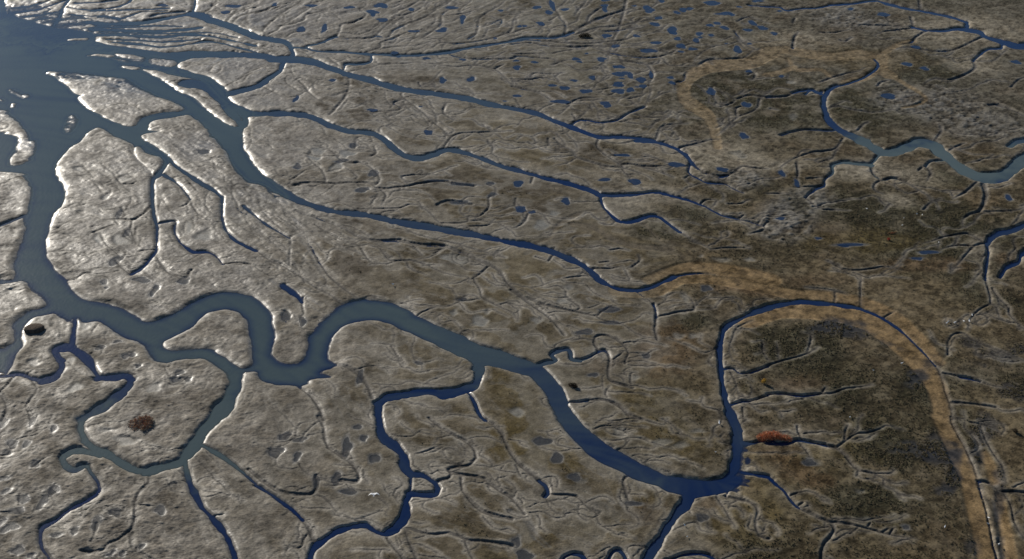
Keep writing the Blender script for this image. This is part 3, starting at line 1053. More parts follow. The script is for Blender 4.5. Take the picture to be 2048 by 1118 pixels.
def spot_window(px, py, rx, ry):
    return window(px - rx * 1.6 - 14, px + rx * 1.6 + 14, py - ry * 1.6 - 12, py + ry * 1.6 + 12)


def spot_e(s, X, Y):
    cx, cy, ax, ay, amp, ph = s
    u = (X - cx) / ax; v = (Y - cy) / ay
    r = np.hypot(u, v); th = np.arctan2(v, u)
    return (r / spot_r(th, amp, ph) - 1) * min(ax, ay)


# ---------------------------------------------------------------- height of the land
def blob(px, py, rx, ry, rot=0.0, soft=1.0, warp=None):
    """0..1 patch of ground, ragged by warp"""
    R = 2.4 * max(rx, ry) + 10
    w = window(px - R, px + R, py - R, py + R)
    c, s = math.cos(math.radians(rot)), math.sin(math.radians(rot))
    dx = PX[w] - px; dy = PY[w] - py
    u = (dx * c + dy * s) / rx; v = (-dx * s + dy * c) / ry
    r = np.sqrt(u * u + v * v)
    if warp is not None:
        r = r + warp[w]
    o = np.zeros(SHAPE, np.float32)
    o[w] = sstep(1 + 0.5 * soft, 1 - 0.5 * soft, r)
    return o


F60 = fbm(GX, GY, 60, 3, 1); F18 = fbm(GX, GY, 18, 3, 2); F6 = fbm(GX, GY, 6, 3, 3); F2 = fbm(GX, GY, 2.2, 2, 4)
F1 = fbm(GX, GY, 1.1, 2, 6)
WARP = 0.30 * F18 + 0.20 * F6 + 0.12 * F2

zone_l = sstep(1000, 380, PX + 0.28 * (PY - 500) + 60 * F18)          # open mud flats on the seaward side
zone_t = sstep(330, 60, PY + 25 * F18) * sstep(1750, 1350, PX + 40 * F60)   # finely drained flats inland of the bay
zone_r = sstep(1050, 1500, PX - 0.15 * (PY - 560) + 60 * F60)          # grown-over marsh

TOP = 0.37 + 0.16 * sstep(500, 1500, PX) + 0.05 * F60 + 0.05 * F18
for line in LOWS.strip().split("\n"):
    v = line.split(); c = nums(" ".join(v[1:]))
    x, y = tile_pt(v[0], c[0], c[1])
    b = blob(x, y, c[2] * .2505, c[3] * .2505, 0, 1.1, WARP)
    TOP = TOP * (1 - b) + c[4] * b

lump = cells(GX + 0.5 * F2, GY + 0.5 * F6, 1.5, 3)
lump2 = cells(GX + 0.8 * F6, GY, 3.4, 5)
hum = (0.5 - lump) * 1.5
patch = sstep(-0.35, 0.5, fbm(GX, GY, 26, 2, 8))                       # hummocky patches and smooth ones
ridge = 1 - np.minimum(np.abs(F6) * 3.2, 1)                            # thin winding ridges
rub = sum(blob(*a, 1.0, WARP) for a in ((1585, 425, 75, 42, -20), (1930, 225, 130, 40, 18), (1700, 40, 90, 22, 5), (1560, 455, 60, 25, 0), (1800, 200, 60, 22, 0), (1480, 360, 60, 20, 0)))
rub = np.clip(rub, 0, 1)

# little scarps that step the flats into raised, lumpy patches and smooth lower ones
south = sstep(560, 700, PY + 30 * F18)                                  # lumpy, not streaked
fan = np.clip(blob(610, 500, 150, 110, 35, 1.0, WARP) + 0.6 * blob(470, 340, 120, 70, 30, 1.0, WARP), 0, 1)
stk = 1 - 0.85 * south
N7 = fbm(GX, GY, 8, 4, 5) + 0.28 * LIC2 * stk
N3 = fbm(GX, GY, 3.2, 3, 7) + 0.10 * LIC1 * stk
def scarp(n, t, w=0.055): return sstep(t - w, t + w, n)
ter = scarp(N7, -0.42) + scarp(N7, 0.02) + scarp(N7, 0.45)
ter3 = scarp(N3, 0.25, 0.12) + scarp(N3, -0.35, 0.12)
raised = scarp(N7, 0.0, 0.12)
# the smallest rills, which follow the drainage
rill = sstep(0.30, 0.0, np.abs(LIC2)) * sstep(-0.2, 0.5, LIC1 * 0.3 + F18)
zone_m = np.clip(1 - zone_l - zone_r, 0, 1)
hair = sstep(0.22, 0.0, np.abs(LIC3 + 0.3 * F6)) * sstep(-0.5, 0.3, F18 + 0.5 * F60)          # long thin flow lines
dome = np.clip(0.62 - lump, 0, 1) ** 1.0
lumpf = cells(GX + 0.4 * F2, GY + 0.4 * F1, 0.95, 7)
domef = np.clip(0.62 - lumpf, 0, 1)
micro = 1.0 * zone_l * (1 - 0.45 * south) * (0.075 * ter + 0.050 * ter3 + (0.11 * raised + 0.02) * dome + 0.012 * LIC1 * stk + 0.03 * F1 + 0.012 * n_f)
micro += zone_l * south * (0.06 * domef * (0.35 + 0.65 * raised) + 0.02 * F2)
micro += fan * 0.05 * (LIC1 * 0.6 + LIC2 * 0.8)
micro += zone_m * (0.040 * ter + 0.016 * ter3 + 0.05 * raised * dome + 0.01 * LIC1 + 0.010 * F1)
micro += zone_r * (0.035 * ter + 0.015 * ter3 + 0.035 * F1 + 0.035 * F2)
micro += zone_t * (0.05 * LIC2 + 0.03 * LIC1 - 0.05)
micro += rub * (0.16 * F2 + 0.30 * dome + 0.08 * F1)
micro += 0.006 * n_f + (zone_m + 0.6 * zone_t + 0.2 * zone_r) * 0.015 * LIC3
micro += zone_l * south * (0.06 * ter3 - 0.06 * sstep(0.35, 0.6, fbm(GX, GY, 1.6, 2, 9)) + 0.035 * F1 + 0.008 * n_f)
micro -= (0.05 * zone_m + 0.08 * zone_t + 0.02 * zone_r + 0.07 * fan) * hair
cutr = (0.16 * zone_t + 0.05 * zone_l * stk + 0.05 + 0.08 * fan) * rill * (1 - zone_r)
micro *= 0.35 + 0.65 * sstep(0.2, 2.0, np.minimum(D_SEA, E_WET))
low = sstep(0.30, 0.05, TOP)
micro = micro * (1 - 0.92 * low) + low * (0.085 * (LIC1 * 0.5 + F1 * 0.8 + 0.4 * F2) + 0.01)
near_w = np.minimum(D_SEA, E_WET)
levee = 0.06 * np.exp(-np.maximum(near_w, 0) / 2.2)
H = TOP + micro - cutr - levee

# mud pans: flat and smooth
PANS = read_spots(MUDPANS); M_PAN = np.zeros(SHAPE)
for i, sp in enumerate(PANS):
    s = spot_shape(*sp, 900 + i)
    w = spot_window(*sp)
    m = sstep(0.5, -0.9, spot_e(s, GX[w], GY[w]))
    H[w] = H[w] * (1 - m) + (TOP[w] - 0.1) * m
    np.maximum(M_PAN[w], m, out=M_PAN[w])

# troughs of bare mud
tr = np.clip(M_TAN + M_BRN + 0.3 * M_WTR, 0, 1)
H = H * (1 - tr * 0.85) + (TOP + 0.012 * F6) * tr * 0.85 - 0.20 * M_TAN - 0.16 * M_BRN - (TOP - 0.05) * 0.72 * M_WTR

# pools
POOL_LIST = read_spots(POOLS, True); pool_lv = []
_pr = np.random.RandomState(55)
for _ in range(130):                                                    # the many tiny pools of the upper flats
    x, y = _pr.uniform(620, 1580), _pr.uniform(4, 215)
    if _pr.rand() > sstep(600, 1200, x): continue
    j, i = np.searchsorted(PYS, y), np.searchsorted(PXS, x)
    rx = _pr.uniform(2.5, 8)
    if min(E_DRY[j, i], E_WET[j, i]) > 0.6 and M_TAN[j, i] < .1:
        POOL_LIST.append((x, y, rx, rx * _pr.uniform(.3, .45), "02"))
M_POOL = np.zeros(SHAPE)
for i, sp in enumerate(POOL_LIST):
    tl = sp[4]; sp = sp[:4]
    s = spot_shape(*sp, 300 + i)
    w = spot_window(*sp)
    e = spot_e(s, GX[w], GY[w])
    inside = e < 0.2
    rim = (e > -0.1) & (e < 0.9)
    z0 = float(np.percentile(H[w][rim], 35)) if rim.any() else 0.4
    lv = z0 - 0.03
    m = sstep(0.7, -0.5, e)
    H[w] = H[w] * (1 - m) + (lv - 0.09) * m
    np.maximum(M_POOL[w], sstep(0.9, -0.1, e), out=M_POOL[w])
    pool_lv.append((s, lv, tl))

# gullies, creeks, river
H = H - CUT * np.clip(TOP / 0.5, 0.25, 1.15)
jit = 0.30 * F6 + 0.09 * F2
bw = np.maximum(np.clip(0.26 + 0.22 * HW_WET, 0.3, 0.6) + 0.35 * zone_l, 1.6 * ROWM)
e = E_WET + jit * np.clip(HW_WET, 0.3, 1)
k = sstep(bw, -bw, e)
H = H * (1 - k) + k * (-0.25 - np.clip(-e, 0, 1.2) * 0.25)
sw = np.maximum(0.75 + 0.35 * F18 + 0.7 * zone_l, 1.6 * ROWM)
e = D_SEA + jit * 1.4
k = sstep(sw, -sw, e)
H = H * (1 - k) + k * (-0.22 - np.clip(-e, 0, 5) * 0.15)

# ---------------------------------------------------------------- what the land is made of
COL = np.zeros(SHAPE + (3,))
WET = np.zeros(SHAPE)


def paint(mask, rgb, wet=None):
    m = np.clip(mask, 0, 1)
    COL[:] = COL * (1 - m[..., None]) + np.array(rgb) * m[..., None]
    if wet is not None:
        WET[:] = WET * (1 - m) + wet * m


paint(np.ones(SHAPE), (0.112, 0.090, 0.053), 0.16)
paint(zone_t, (0.126, 0.113, 0.083), 0.35)
paint(zone_l, (0.138, 0.121, 0.099), 0.50)
paint(zone_l * south, (0.166, 0.144, 0.113), 0.26)
paint(blob(230, 80, 330, 130, 0, 1.0, WARP) * 0.8, (0.088, 0.086, 0.086), 0.8)
paint(zone_r * 0.9, (0.078, 0.062, 0.036), 0.05)
paint(sstep(-.1, .25, F18 + 0.3 * F6) * (1 - zone_l) * 0.7, (0.066, 0.052, 0.031), 0.1)
fold = sstep(0.0, 0.3, fbm(GX, GY, 30, 4, 4) + 0.25 * LIC2)
paint(fold * (1 - zone_l) * (1 - zone_t) * 0.45, (0.070, 0.056, 0.032), 0.1)
paint(sstep(0.0, .7, fbm(GX, GY, 34, 3, 9)) * zone_r * 0.55, (0.048, 0.042, 0.023), 0.05)
paint(sstep(0.1, .7, fbm(GX, GY, 22, 3, 10)) * zone_r * 0.5, (0.098, 0.073, 0.041), 0.05)
paint(zone_r * sstep(360, 200, PY + 30 * F18) * 0.55, (0.100, 0.093, 0.073), 0.15)
DARK = (0.042, 0.039, 0.022)
for a in ((1500, 190, 130, 40, 0), (1860, 145, 95, 30, 0), (1700, 110, 70, 16, 5), (1710, 220, 70, 45, 10), (1600, 245, 110, 22, 0), (1760, 420, 190, 45, 5), (1910, 340, 70, 30, 10), (1880, 480, 170, 40, 0), (1960, 590, 90, 50, 20),
          (1600, 690, 90, 35, 0), (1660, 790, 130, 28, 0), (1840, 780, 45, 30, 20), (1730, 880, 90, 40, 20), (1760, 1010, 90, 30, 10), (1380, 640, 50, 20, 0), (1330, 460, 60, 20, 10), (1930, 520, 80, 20, 0), (1400, 430, 60, 20, 20)):
    paint(blob(*a, 1.0, WARP * 1.3) * 0.8, DARK, 0.1)
for a in ((780, 165, 110, 18, 5), (700, 215, 70, 22, 0), (820, 210, 60, 22, 10), (740, 245, 60, 12, 0), (850, 360, 90, 30, 0), (700, 510, 30, 50, -30), (1060, 370, 100, 22, 0), (1180, 300, 60, 18, 10), (760, 450, 70, 14, 10), (1130, 195, 60, 16, 0), (1080, 420, 70, 20, 0)):
    paint(blob(*a, 0.9, WARP) * 0.75, (0.062, 0.050, 0.034), 0.12)
for a in ((1460, 318, 95, 34, 0), (1380, 300, 60, 18, 0), (1560, 330, 60, 16, 0), (1120, 240, 90, 12, 12), (1200, 275, 110, 9, 12), (1000, 235, 80, 9, 10), (880, 300, 40, 12, 0), (980, 320, 110, 14, 14), (1170, 255, 90, 14, 12), (1260, 395, 90, 14, 0), (1320, 385, 70, 14, 10), (1250, 415, 60, 22, 10), (1790, 350, 80, 26, 10), (1790, 400, 40, 16, 10), (1720, 345, 60, 20, 0), (1960, 500, 30, 24, 0), (1330, 300, 60, 14, 5), (1930, 60, 130, 30, 0), (1950, 130, 60, 20, 10), (1600, 80, 80, 20, 0), (1880, 60, 60, 10, 0), (1240, 350, 60, 16, 0)):
    paint(blob(*a, 1.1, WARP) * 0.85, (0.185, 0.160, 0.116), 0.2)
OCH = (0.092, 0.068, 0.026)
for a in ((1190, 890, 130, 50, 35), (1290, 990, 130, 40, 20), (1330, 870, 100, 50, 25), (880, 690, 70, 14, 25), (1050, 860, 90, 60, 50), (1180, 1060, 120, 40, 0), (1600, 900, 110, 40, 0), (1500, 1000, 90, 60, 0), (1000, 870, 70, 40, 30), (1720, 480, 90, 25, 0)):
    paint(blob(*a, 1.1, WARP * 1.2) * 0.6, OCH, 0.08)
for a in ((1590, 772, 60, 16, 0), (1290, 1030, 50, 25, 0), (1400, 1010, 40, 14, 0), (1560, 900, 50, 20, 0), (1330, 690, 50, 40, 0), (1870, 530, 90, 14, 0), (1640, 560, 60, 10, 0), (1480, 580, 80, 8, 5), (2010, 520, 24, 12, 20), (1200, 720, 24, 16, 0), (1590, 940, 60, 20, 20)):
    paint(blob(*a, 1.2, WARP * 1.6) * 0.45, (0.105, 0.062, 0.032), 0.06)
paint(sstep(0.25, 0.9, fbm(GX, GY, 9, 2, 11)) * zone_r * 0.2, (0.10, 0.066, 0.036))
paint(rub * (0.3 + 0.35 * sstep(-.5, .5, F2 + F6)), (0.132, 0.126, 0.114), 0.3)
# bare banks beside the creeks
bank = np.exp(-np.maximum(near_w, 0) / (3.0 + 1.1 * F6 + 1.0 * F18)) * sstep(-.1, .2, near_w + 0.4)
paint(np.clip(bank, 0, 1) * 0.75 * (1 - 0.4 * zone_r), (0.182, 0.157, 0.116), 0.45)
paint(sstep(0.9, 0.0, near_w) * 0.85 * (1 - 0.5 * zone_r), (0.175, 0.155, 0.125), 0.9)
WET *= 1 - 0.5 * zone_r
paint(zone_l * (1 - raised) * 0.6 * (1 - 0.5 * south), (0.130, 0.115, 0.092), 0.72)
paint(zone_m * (1 - raised) * 0.5, (0.135, 0.120, 0.092), 0.5)
paint(rill * 0.35 * (1 - zone_r), (0.13, 0.12, 0.10), 0.8)
for a in ((1840, 590, 130, 36, 8), (1960, 670, 100, 45, 20), (2010, 980, 50, 130, 5), (1990, 800, 70, 34, 10), (1700, 555, 150, 18, 8), (1450, 555, 120, 16, 0), (1560, 110, 130, 20, 0), (1770, 120, 60, 20, 0)):
    paint(blob(*a, 1.2, WARP * 1.3) * 0.6, (0.122, 0.094, 0.055), 0.12)
# mud pans, troughs
paint(low * 0.9 * sstep(500, 300, PY), (0.055, 0.056, 0.062), 0.85)
paint(M_PAN * (0.8 - 0.35 * zone_r), (0.165, 0.155, 0.128), 0.85)
paint(M_TAN * np.clip(0.95 + 0.12 * F6 + 0.12 * F18, 0.5, 1), (0.160, 0.107, 0.050), 0.2)
paint(M_TAN * sstep(1400, 1250, PX + 0 * PY) * 0.8, (0.150, 0.122, 0.078), 0.3)
paint(M_TAN * sstep(420, 300, PY) * 0.6, (0.140, 0.113, 0.070), 0.25)
paint(M_TAN * sstep(-.1, .7, fbm(GX, GY, 5, 3, 5)) * 0.2, (0.125, 0.080, 0.036))
paint(M_BRN * 0.7, (0.085, 0.068, 0.045), 0.25)
paint(M_WTR * (0.15 + 0.3 * sstep(-.5, .6, LIC1)), (0.10, 0.097, 0.092), 0.9)
# black wet ooze with algae
for a in ((1715, 668, 60, 16, 18), (1670, 655, 40, 14, 0), (1770, 690, 40, 10, 20), (1885, 912, 34, 20, 45), (1840, 905, 40, 10, 10), (1905, 950, 14, 40, 10), (2005, 722, 40, 30, 20), (2020, 780, 40, 20, 20), (1960, 880, 16, 40, 20), (1972, 735, 24, 10, 20), (1830, 760, 30, 16, 0), (1193, 1012, 36, 26, 20), (1150, 1038, 36, 12, 20), (1215, 1005, 24, 30, -20), (1260, 1010, 16, 8, 0), (1995, 1010, 10, 50, 5), (1890, 985, 20, 8, 10), (2040, 700, 14, 12, 0), (1950, 1100, 20, 30, 0), (1840, 745, 24, 30, 30)):
    paint(blob(*a, 1.1, WARP * 2.6) * 0.62, (0.024, 0.025, 0.028), 0.8)
paint(M_POOL * 0.9, (0.10, 0.095, 0.085), 0.9)
paint(sstep(0.05, -0.25, H) * 0.8, (0.13, 0.125, 0.11), 0.9)
# gully floors of wet mud; bare-mud lips painted paler to read as lit
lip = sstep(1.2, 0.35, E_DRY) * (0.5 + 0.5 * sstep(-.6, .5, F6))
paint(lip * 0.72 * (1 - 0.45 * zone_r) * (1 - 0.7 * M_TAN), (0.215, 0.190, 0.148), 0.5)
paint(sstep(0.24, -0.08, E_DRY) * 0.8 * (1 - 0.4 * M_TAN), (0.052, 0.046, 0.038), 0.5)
# grain and flow lines
paint(zone_l * south * sstep(0.25, 0.6, fbm(GX, GY, 1.6, 2, 9)) * 0.6, (0.085, 0.074, 0.058))
paint(zone_l * sstep(0.2, 0.7, fbm(GX, GY, 3.5, 3, 10)) * 0.35, (0.10, 0.088, 0.070))
paint(hair * 0.30 * (zone_m + zone_t), (0.16, 0.145, 0.115))  # thin flow lines painted pale, standing in for lit edges
COL *= np.clip(1 + 0.18 * F2 + 0.16 * F1 + 0.12 * F6 + zone_r * (0.22 * F1 + 0.16 * F2) + (0.10 + 0.09 * zone_r + 0.05 * zone_l) * n_f, 0.3, 2)[..., None]
COL = np.clip(COL, 0.01, 0.6)
WET = np.clip(WET + 0.15 * F6 + 0.1 * F2, 0, 1)


# ---------------------------------------------------------------- helpers for objects
def tag(o, label=None, cat=None, group=None, kind=None):
    if label: o["label"] = label
    if cat: o["category"] = cat
    if group: o["group"] = group
    if kind: o["kind"] = kind
    return o


def link(name, me, mat=None, parent=None):
    o = bpy.data.objects.new(name, me)
    scene.collection.objects.link(o)
    if mat is not None and me is not None:
        me.materials.append(mat)
    if parent is not None:
        o.parent = parent
    return o


def fast_mesh(name, co, quads, smooth=True):
    me = bpy.data.meshes.new(name)
    me.vertices.add(len(co)); me.vertices.foreach_set("co", np.ascontiguousarray(co, np.float32).ravel())
    n, k = quads.shape
    me.loops.add(n * k); me.loops.foreach_set("vertex_index", np.ascontiguousarray(quads, np.int32).ravel())
    me.polygons.add(n); me.polygons.foreach_set("loop_start", np.arange(0, n * k, k, dtype=np.int32))
    me.update(calc_edges=True)
    if smooth:
        me.polygons.foreach_set("use_smooth", np.ones(n, bool))
    return me


def new_mat(name):
    m = bpy.data.materials.new(name); m.use_nodes = True
    nt = m.node_tree
    return m, nt, nt.nodes, nt.links, nt.nodes["Principled BSDF"]


# ---------------------------------------------------------------- materials of the setting
def ground_material():
    m, nt, N, L, B = new_mat("marsh_mud")
    ac = N.new('ShaderNodeAttribute'); ac.attribute_name = "soil"
    aw = N.new('ShaderNodeAttribute'); aw.attribute_name = "wet"
    tc = N.new('ShaderNodeTexCoord')
    n1 = N.new('ShaderNodeTexNoise'); n1.inputs['Scale'].default_value = 2.2; n1.inputs['Detail'].default_value = 5; n1.inputs['Roughness'].default_value = 0.65
    n2 = N.new('ShaderNodeTexNoise'); n2.inputs['Scale'].default_value = 0.55; n2.inputs['Detail'].default_value = 4
    for n in (n1, n2): L.new(tc.outputs['Object'], n.inputs['Vector'])
    mr = N.new('ShaderNodeMapRange'); mr.inputs[1].default_value = 0.3; mr.inputs[2].default_value = 0.7; mr.inputs[3].default_value = 0.68; mr.inputs[4].default_value = 1.32
    L.new(n1.outputs[0], mr.inputs[0])
    mul = N.new('ShaderNodeMix'); mul.data_type = 'RGBA'; mul.blend_type = 'MULTIPLY'; mul.inputs[0].default_value = 1
    L.new(ac.outputs['Color'], mul.inputs[6]); L.new(mr.outputs[0], mul.inputs[7])
    L.new(mul.outputs[2], B.inputs['Base Color'])
    rg = N.new('ShaderNodeMapRange'); rg.inputs[3].default_value = 0.95; rg.inputs[4].default_value = 0.33
    L.new(aw.outputs['Fac'], rg.inputs[0]); L.new(rg.outputs[0], B.inputs['Roughness'])
    sp = N.new('ShaderNodeMapRange'); sp.inputs[3].default_value = 0.05; sp.inputs[4].default_value = 0.42
    L.new(aw.outputs['Fac'], sp.inputs[0]); L.new(sp.outputs[0], B.inputs['Specular IOR Level'])
    ad = N.new('ShaderNodeMath'); ad.operation = 'MULTIPLY_ADD'; ad.inputs[1].default_value = 0.5
    L.new(n1.outputs[0], ad.inputs[0]); L.new(n2.outputs[0], ad.inputs[2])
    bp = N.new('ShaderNodeBump'); bp.inputs['Strength'].default_value = 0.8
    bd = N.new('ShaderNodeMapRange'); bd.inputs[3].default_value = 0.12; bd.inputs[4].default_value = 0.05
    L.new(aw.outputs['Fac'], bd.inputs[0]); L.new(bd.outputs[0], bp.inputs['Distance'])
    L.new(ad.outputs[0], bp.inputs['Height']); L.new(bp.outputs[0], B.inputs['Normal'])
    return m


def water_material(name, pool=False):
    m, nt, N, L, B = new_mat(name)
    ad = N.new('ShaderNodeAttribute'); ad.attribute_name = "depth"
    at = N.new('ShaderNodeAttribute'); at.attribute_name = "silt_sheen"
    cr = N.new('ShaderNodeValToRGB')
    e = cr.color_ramp.elements
    e[0].position = 0; e[0].color = (0.004, 0.015, 0.062, 1)
    e[1].position = 1; e[1].color = (0.088, 0.114, 0.106, 1)
    mid = cr.color_ramp.elements.new(0.5); mid.color = (0.056, 0.078, 0.082, 1)
    if pool:
        B.inputs['Base Color'].default_value = (0.016, 0.036, 0.082, 1)
        B.inputs['Alpha'].default_value = 0.72
    else:
        L.new(at.outputs['Fac'], cr.inputs[0]); L.new(cr.outputs[0], B.inputs['Base Color'])
        al = N.new('ShaderNodeMapRange'); al.inputs[1].default_value = 0.0; al.inputs[2].default_value = 0.28; al.inputs[3].default_value = 0.5; al.inputs[4].default_value = 1.0
        L.new(ad.outputs['Fac'], al.inputs[0]); L.new(al.outputs[0], B.inputs['Alpha'])
    B.inputs['Roughness'].default_value = 0.17
    B.inputs['IOR'].default_value = 1.33
    tc = N.new('ShaderNodeTexCoord')
    n1 = N.new('ShaderNodeTexNoise'); n1.inputs['Scale'].default_value = 0.9; n1.inputs['Detail'].default_value = 4
    L.new(tc.outputs['Object'], n1.inputs['Vector'])
    bp = N.new('ShaderNodeBump'); bp.inputs['Strength'].default_value = 0.5; bp.inputs['Distance'].default_value = 0.08
    L.new(n1.outputs[0], bp.inputs['Height']); L.new(bp.outputs[0], B.inputs['Normal'])
    return m


# ---------------------------------------------------------------- ground and water
idx = np.arange(NY * NX).reshape(NY, NX)
# rows run from far to near: wind so that normals point up
quads = np.stack([idx[1:, :-1], idx[1:, 1:], idx[:-1, 1:], idx[:-1, :-1]], -1).reshape(-1, 4)
co = np.stack([GX, GY, H], -1).reshape(-1, 3)
me = fast_mesh("marsh_ground", co, quads)
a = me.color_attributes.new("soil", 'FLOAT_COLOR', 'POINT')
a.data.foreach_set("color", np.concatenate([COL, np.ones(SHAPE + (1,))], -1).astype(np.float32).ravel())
a = me.attributes.new("wet", 'FLOAT', 'POINT'); a.data.foreach_set("value", WET.astype(np.float32).ravel())
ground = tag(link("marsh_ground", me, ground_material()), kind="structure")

wetq = (np.minimum(np.minimum(H[1:, :-1], H[1:, 1:]), np.minimum(H[:-1, 1:], H[:-1, :-1])) < 0.0)
wq = quads[wetq.reshape(-1)]
used = np.unique(wq)
remap = np.zeros(NY * NX, np.int64); remap[used] = np.arange(len(used))
SILT_SHEEN = np.clip(0.06 + 0.44 * sstep(1.0, -3.0, D_SEA), 0, 1)
for (x, y, rx, ry, v) in ((1900, 320, 210, 50, 0.95), (1740, 290, 60, 30, 0.7), (1300, 900, 260, 130, 0.13), (1450, 960, 140, 70, 0.04), (1110, 790, 110, 90, 0.28), (930, 690, 100, 60, 0.4), (400, 840, 110, 120, 0.6), (200, 880, 100, 60, 0.66), (330, 925, 120, 30, 0.6), (440, 260, 60, 40, 0.62), (280, 265, 60, 25, 0.62), (150, 30, 190, 55, 0.04), (330, 90, 140, 40, 0.12)):  # turbidity; low values in the upper bay put blue sky sheen into the colour
    b = blob(x, y, rx, ry, 0, 1.0, WARP)
    SILT_SHEEN = SILT_SHEEN * (1 - b) + v * b
SILT_SHEEN = SILT_SHEEN + 0.12 * sstep(200, 100, PY) * (PX > 1000) * (PX < 1500) + 0.26 * sstep(520, 380, PY) * sstep(1150, 950, PX) * (SILT_SHEEN < 0.3)
SILT_SHEEN = np.clip(SILT_SHEEN + 0.035 * F18 + 0.03 * LIC2, 0, 1)
co_w = co[used].copy(); co_w[:, 2] = 0.0
mw = fast_mesh("tide_water", co_w, remap[wq])
a = mw.attributes.new("depth", 'FLOAT', 'POINT'); a.data.foreach_set("value", np.clip(-H.reshape(-1)[used], 0, 2).astype(np.float32))
a = mw.attributes.new("silt_sheen", 'FLOAT', 'POINT'); a.data.foreach_set("value", SILT_SHEEN.reshape(-1)[used].astype(np.float32))
tide = tag(link("tide_water", mw, water_material("tide_water")), kind="structure")

pool_mat = water_material("pool_water", True)
shallow_mat = water_material("shallow_pool_water", True)
shallow_mat.node_tree.nodes["Principled BSDF"].inputs['Alpha'].default_value = 0.42
shallow_mat.node_tree.nodes["Principled BSDF"].inputs['Base Color'].default_value = (0.03, 0.034, 0.04, 1)
for s, lv, tl in pool_lv:
    cx, cy, ax, ay, amp, ph = s
    th = np.linspace(0, 2 * math.pi, 40, endpoint=False)
    r = spot_r(th, amp, ph) + 0.12 / min(ax, ay)
    pts = np.stack([np.cos(th) * r * ax, np.sin(th) * r * ay, 0 * th], -1)
    pm = bpy.data.meshes.new("pool")
    pm.from_pydata([(0, 0, 0)] + [tuple(p) for p in pts], [], [(0, i + 1, (i + 1) % 40 + 1) for i in range(40)])
    o = link("pool", pm, shallow_mat if tl in ("20", "21", "22", "30", "31", "32", "33", "10", "11") else pool_mat)
    o.location = (cx, cy, lv)
    tag(o, kind="structure")


def ground_z(px, py):
    j = min(np.searchsorted(PYS, py), NY - 1); i = min(np.searchsorted(PXS, px), NX - 1)
    return float(H[j, i])


# ---------------------------------------------------------------- shrubs
def plain_mat(name, rgb, var=0.35, rough=0.9, scale=3.0):
    m, nt, N, L, B = new_mat(name)
    tc = N.new('ShaderNodeTexCoord')
    n = N.new('ShaderNodeTexNoise'); n.inputs['Scale'].default_value = scale; n.inputs['Detail'].default_value = 4
    L.new(tc.outputs['Object'], n.inputs['Vector'])
    cr = N.new('ShaderNodeValToRGB')
    cr.color_ramp.elements[0].position = 0.3; cr.color_ramp.elements[1].position = 0.7
    cr.color_ramp.elements[0].color = tuple(c * (1 - var) for c in rgb) + (1,)
    cr.color_ramp.elements[1].color = tuple(c * (1 + var) for c in rgb) + (1,)
    L.new(n.outputs[0], cr.inputs[0]); L.new(cr.outputs[0], B.inputs['Base Color'])
    B.inputs['Roughness'].default_value = rough
    B.inputs['Specular IOR Level'].default_value = 0.15
    return m


bark = plain_mat("bark", (0.06, 0.045, 0.032))


def leaf_cloud(name, lobes, n, size, mats, seed, up=0.35, droop=None):
    """leaf-sized faces through the lobes of a crown; lobes = (x, y, z, rx, ry, rz)"""
    r = np.random.RandomState(seed)
    vol = np.array([l[3] * l[4] * l[5] for l in lobes]); vol = vol / vol.sum()
    li = r.choice(len(lobes), n, p=vol)
    L = np.array(lobes)[li]
    d = r.normal(0, 1, (n, 3)); d /= np.linalg.norm(d, axis=1)[:, None]
    rad = r.uniform(0.25, 1, n) ** 0.45 * (1 + 0.16 * r.normal(0, 1, n))
    c = L[:, :3] + d * rad[:, None] * L[:, 3:6]
    c[:, 2] = np.maximum(c[:, 2], 0.03)
    u = r.normal(0, 1, (n, 3)); u[:, 2] += up; u /= np.linalg.norm(u, axis=1)[:, None]
    v = np.cross(u, r.normal(0, 1, (n, 3))); v /= np.linalg.norm(v, axis=1)[:, None]
    s = size * r.uniform(0.6, 1.5, n)[:, None]
    q = np.stack([c - u * s * 0.9, c - v * s * 0.42, c + u * s, c + v * s * 0.42], 1).reshape(-1, 3)
    me = fast_mesh(name, q, np.arange(4 * n).reshape(n, 4), False)
    for m in mats: me.materials.append(m)
    me.polygons.foreach_set("material_index", r.randint(0, len(mats), n).astype(np.int32))
    return me


def stem_mesh(name, p0, p1, r0, r1):
    p0 = np.array(p0, float); p1 = np.array(p1, float)
    n = 6; segs = 4; vs = []; fs = []
    for k in range(segs + 1):
        t = k / segs
        c = p0 + (p1 - p0) * t + np.array([0.06 * math.sin(3 * t + p1[0]), 0.06 * math.cos(2 * t + p1[1]), 0])
        rr = r0 + (r1 - r0) * t
        for a_ in range(n):
            vs.append((c[0] + rr * math.cos(a_ * 2 * math.pi / n), c[1] + rr * math.sin(a_ * 2 * math.pi / n), c[2]))
    for k in range(segs):
        for a_ in range(n):
            b_ = (a_ + 1) % n
            fs.append((k * n + a_, k * n + b_, (k + 1) * n + b_, (k + 1) * n + a_))
    me = bpy.data.meshes.new(name); me.from_pydata(vs, [], fs)
    return me


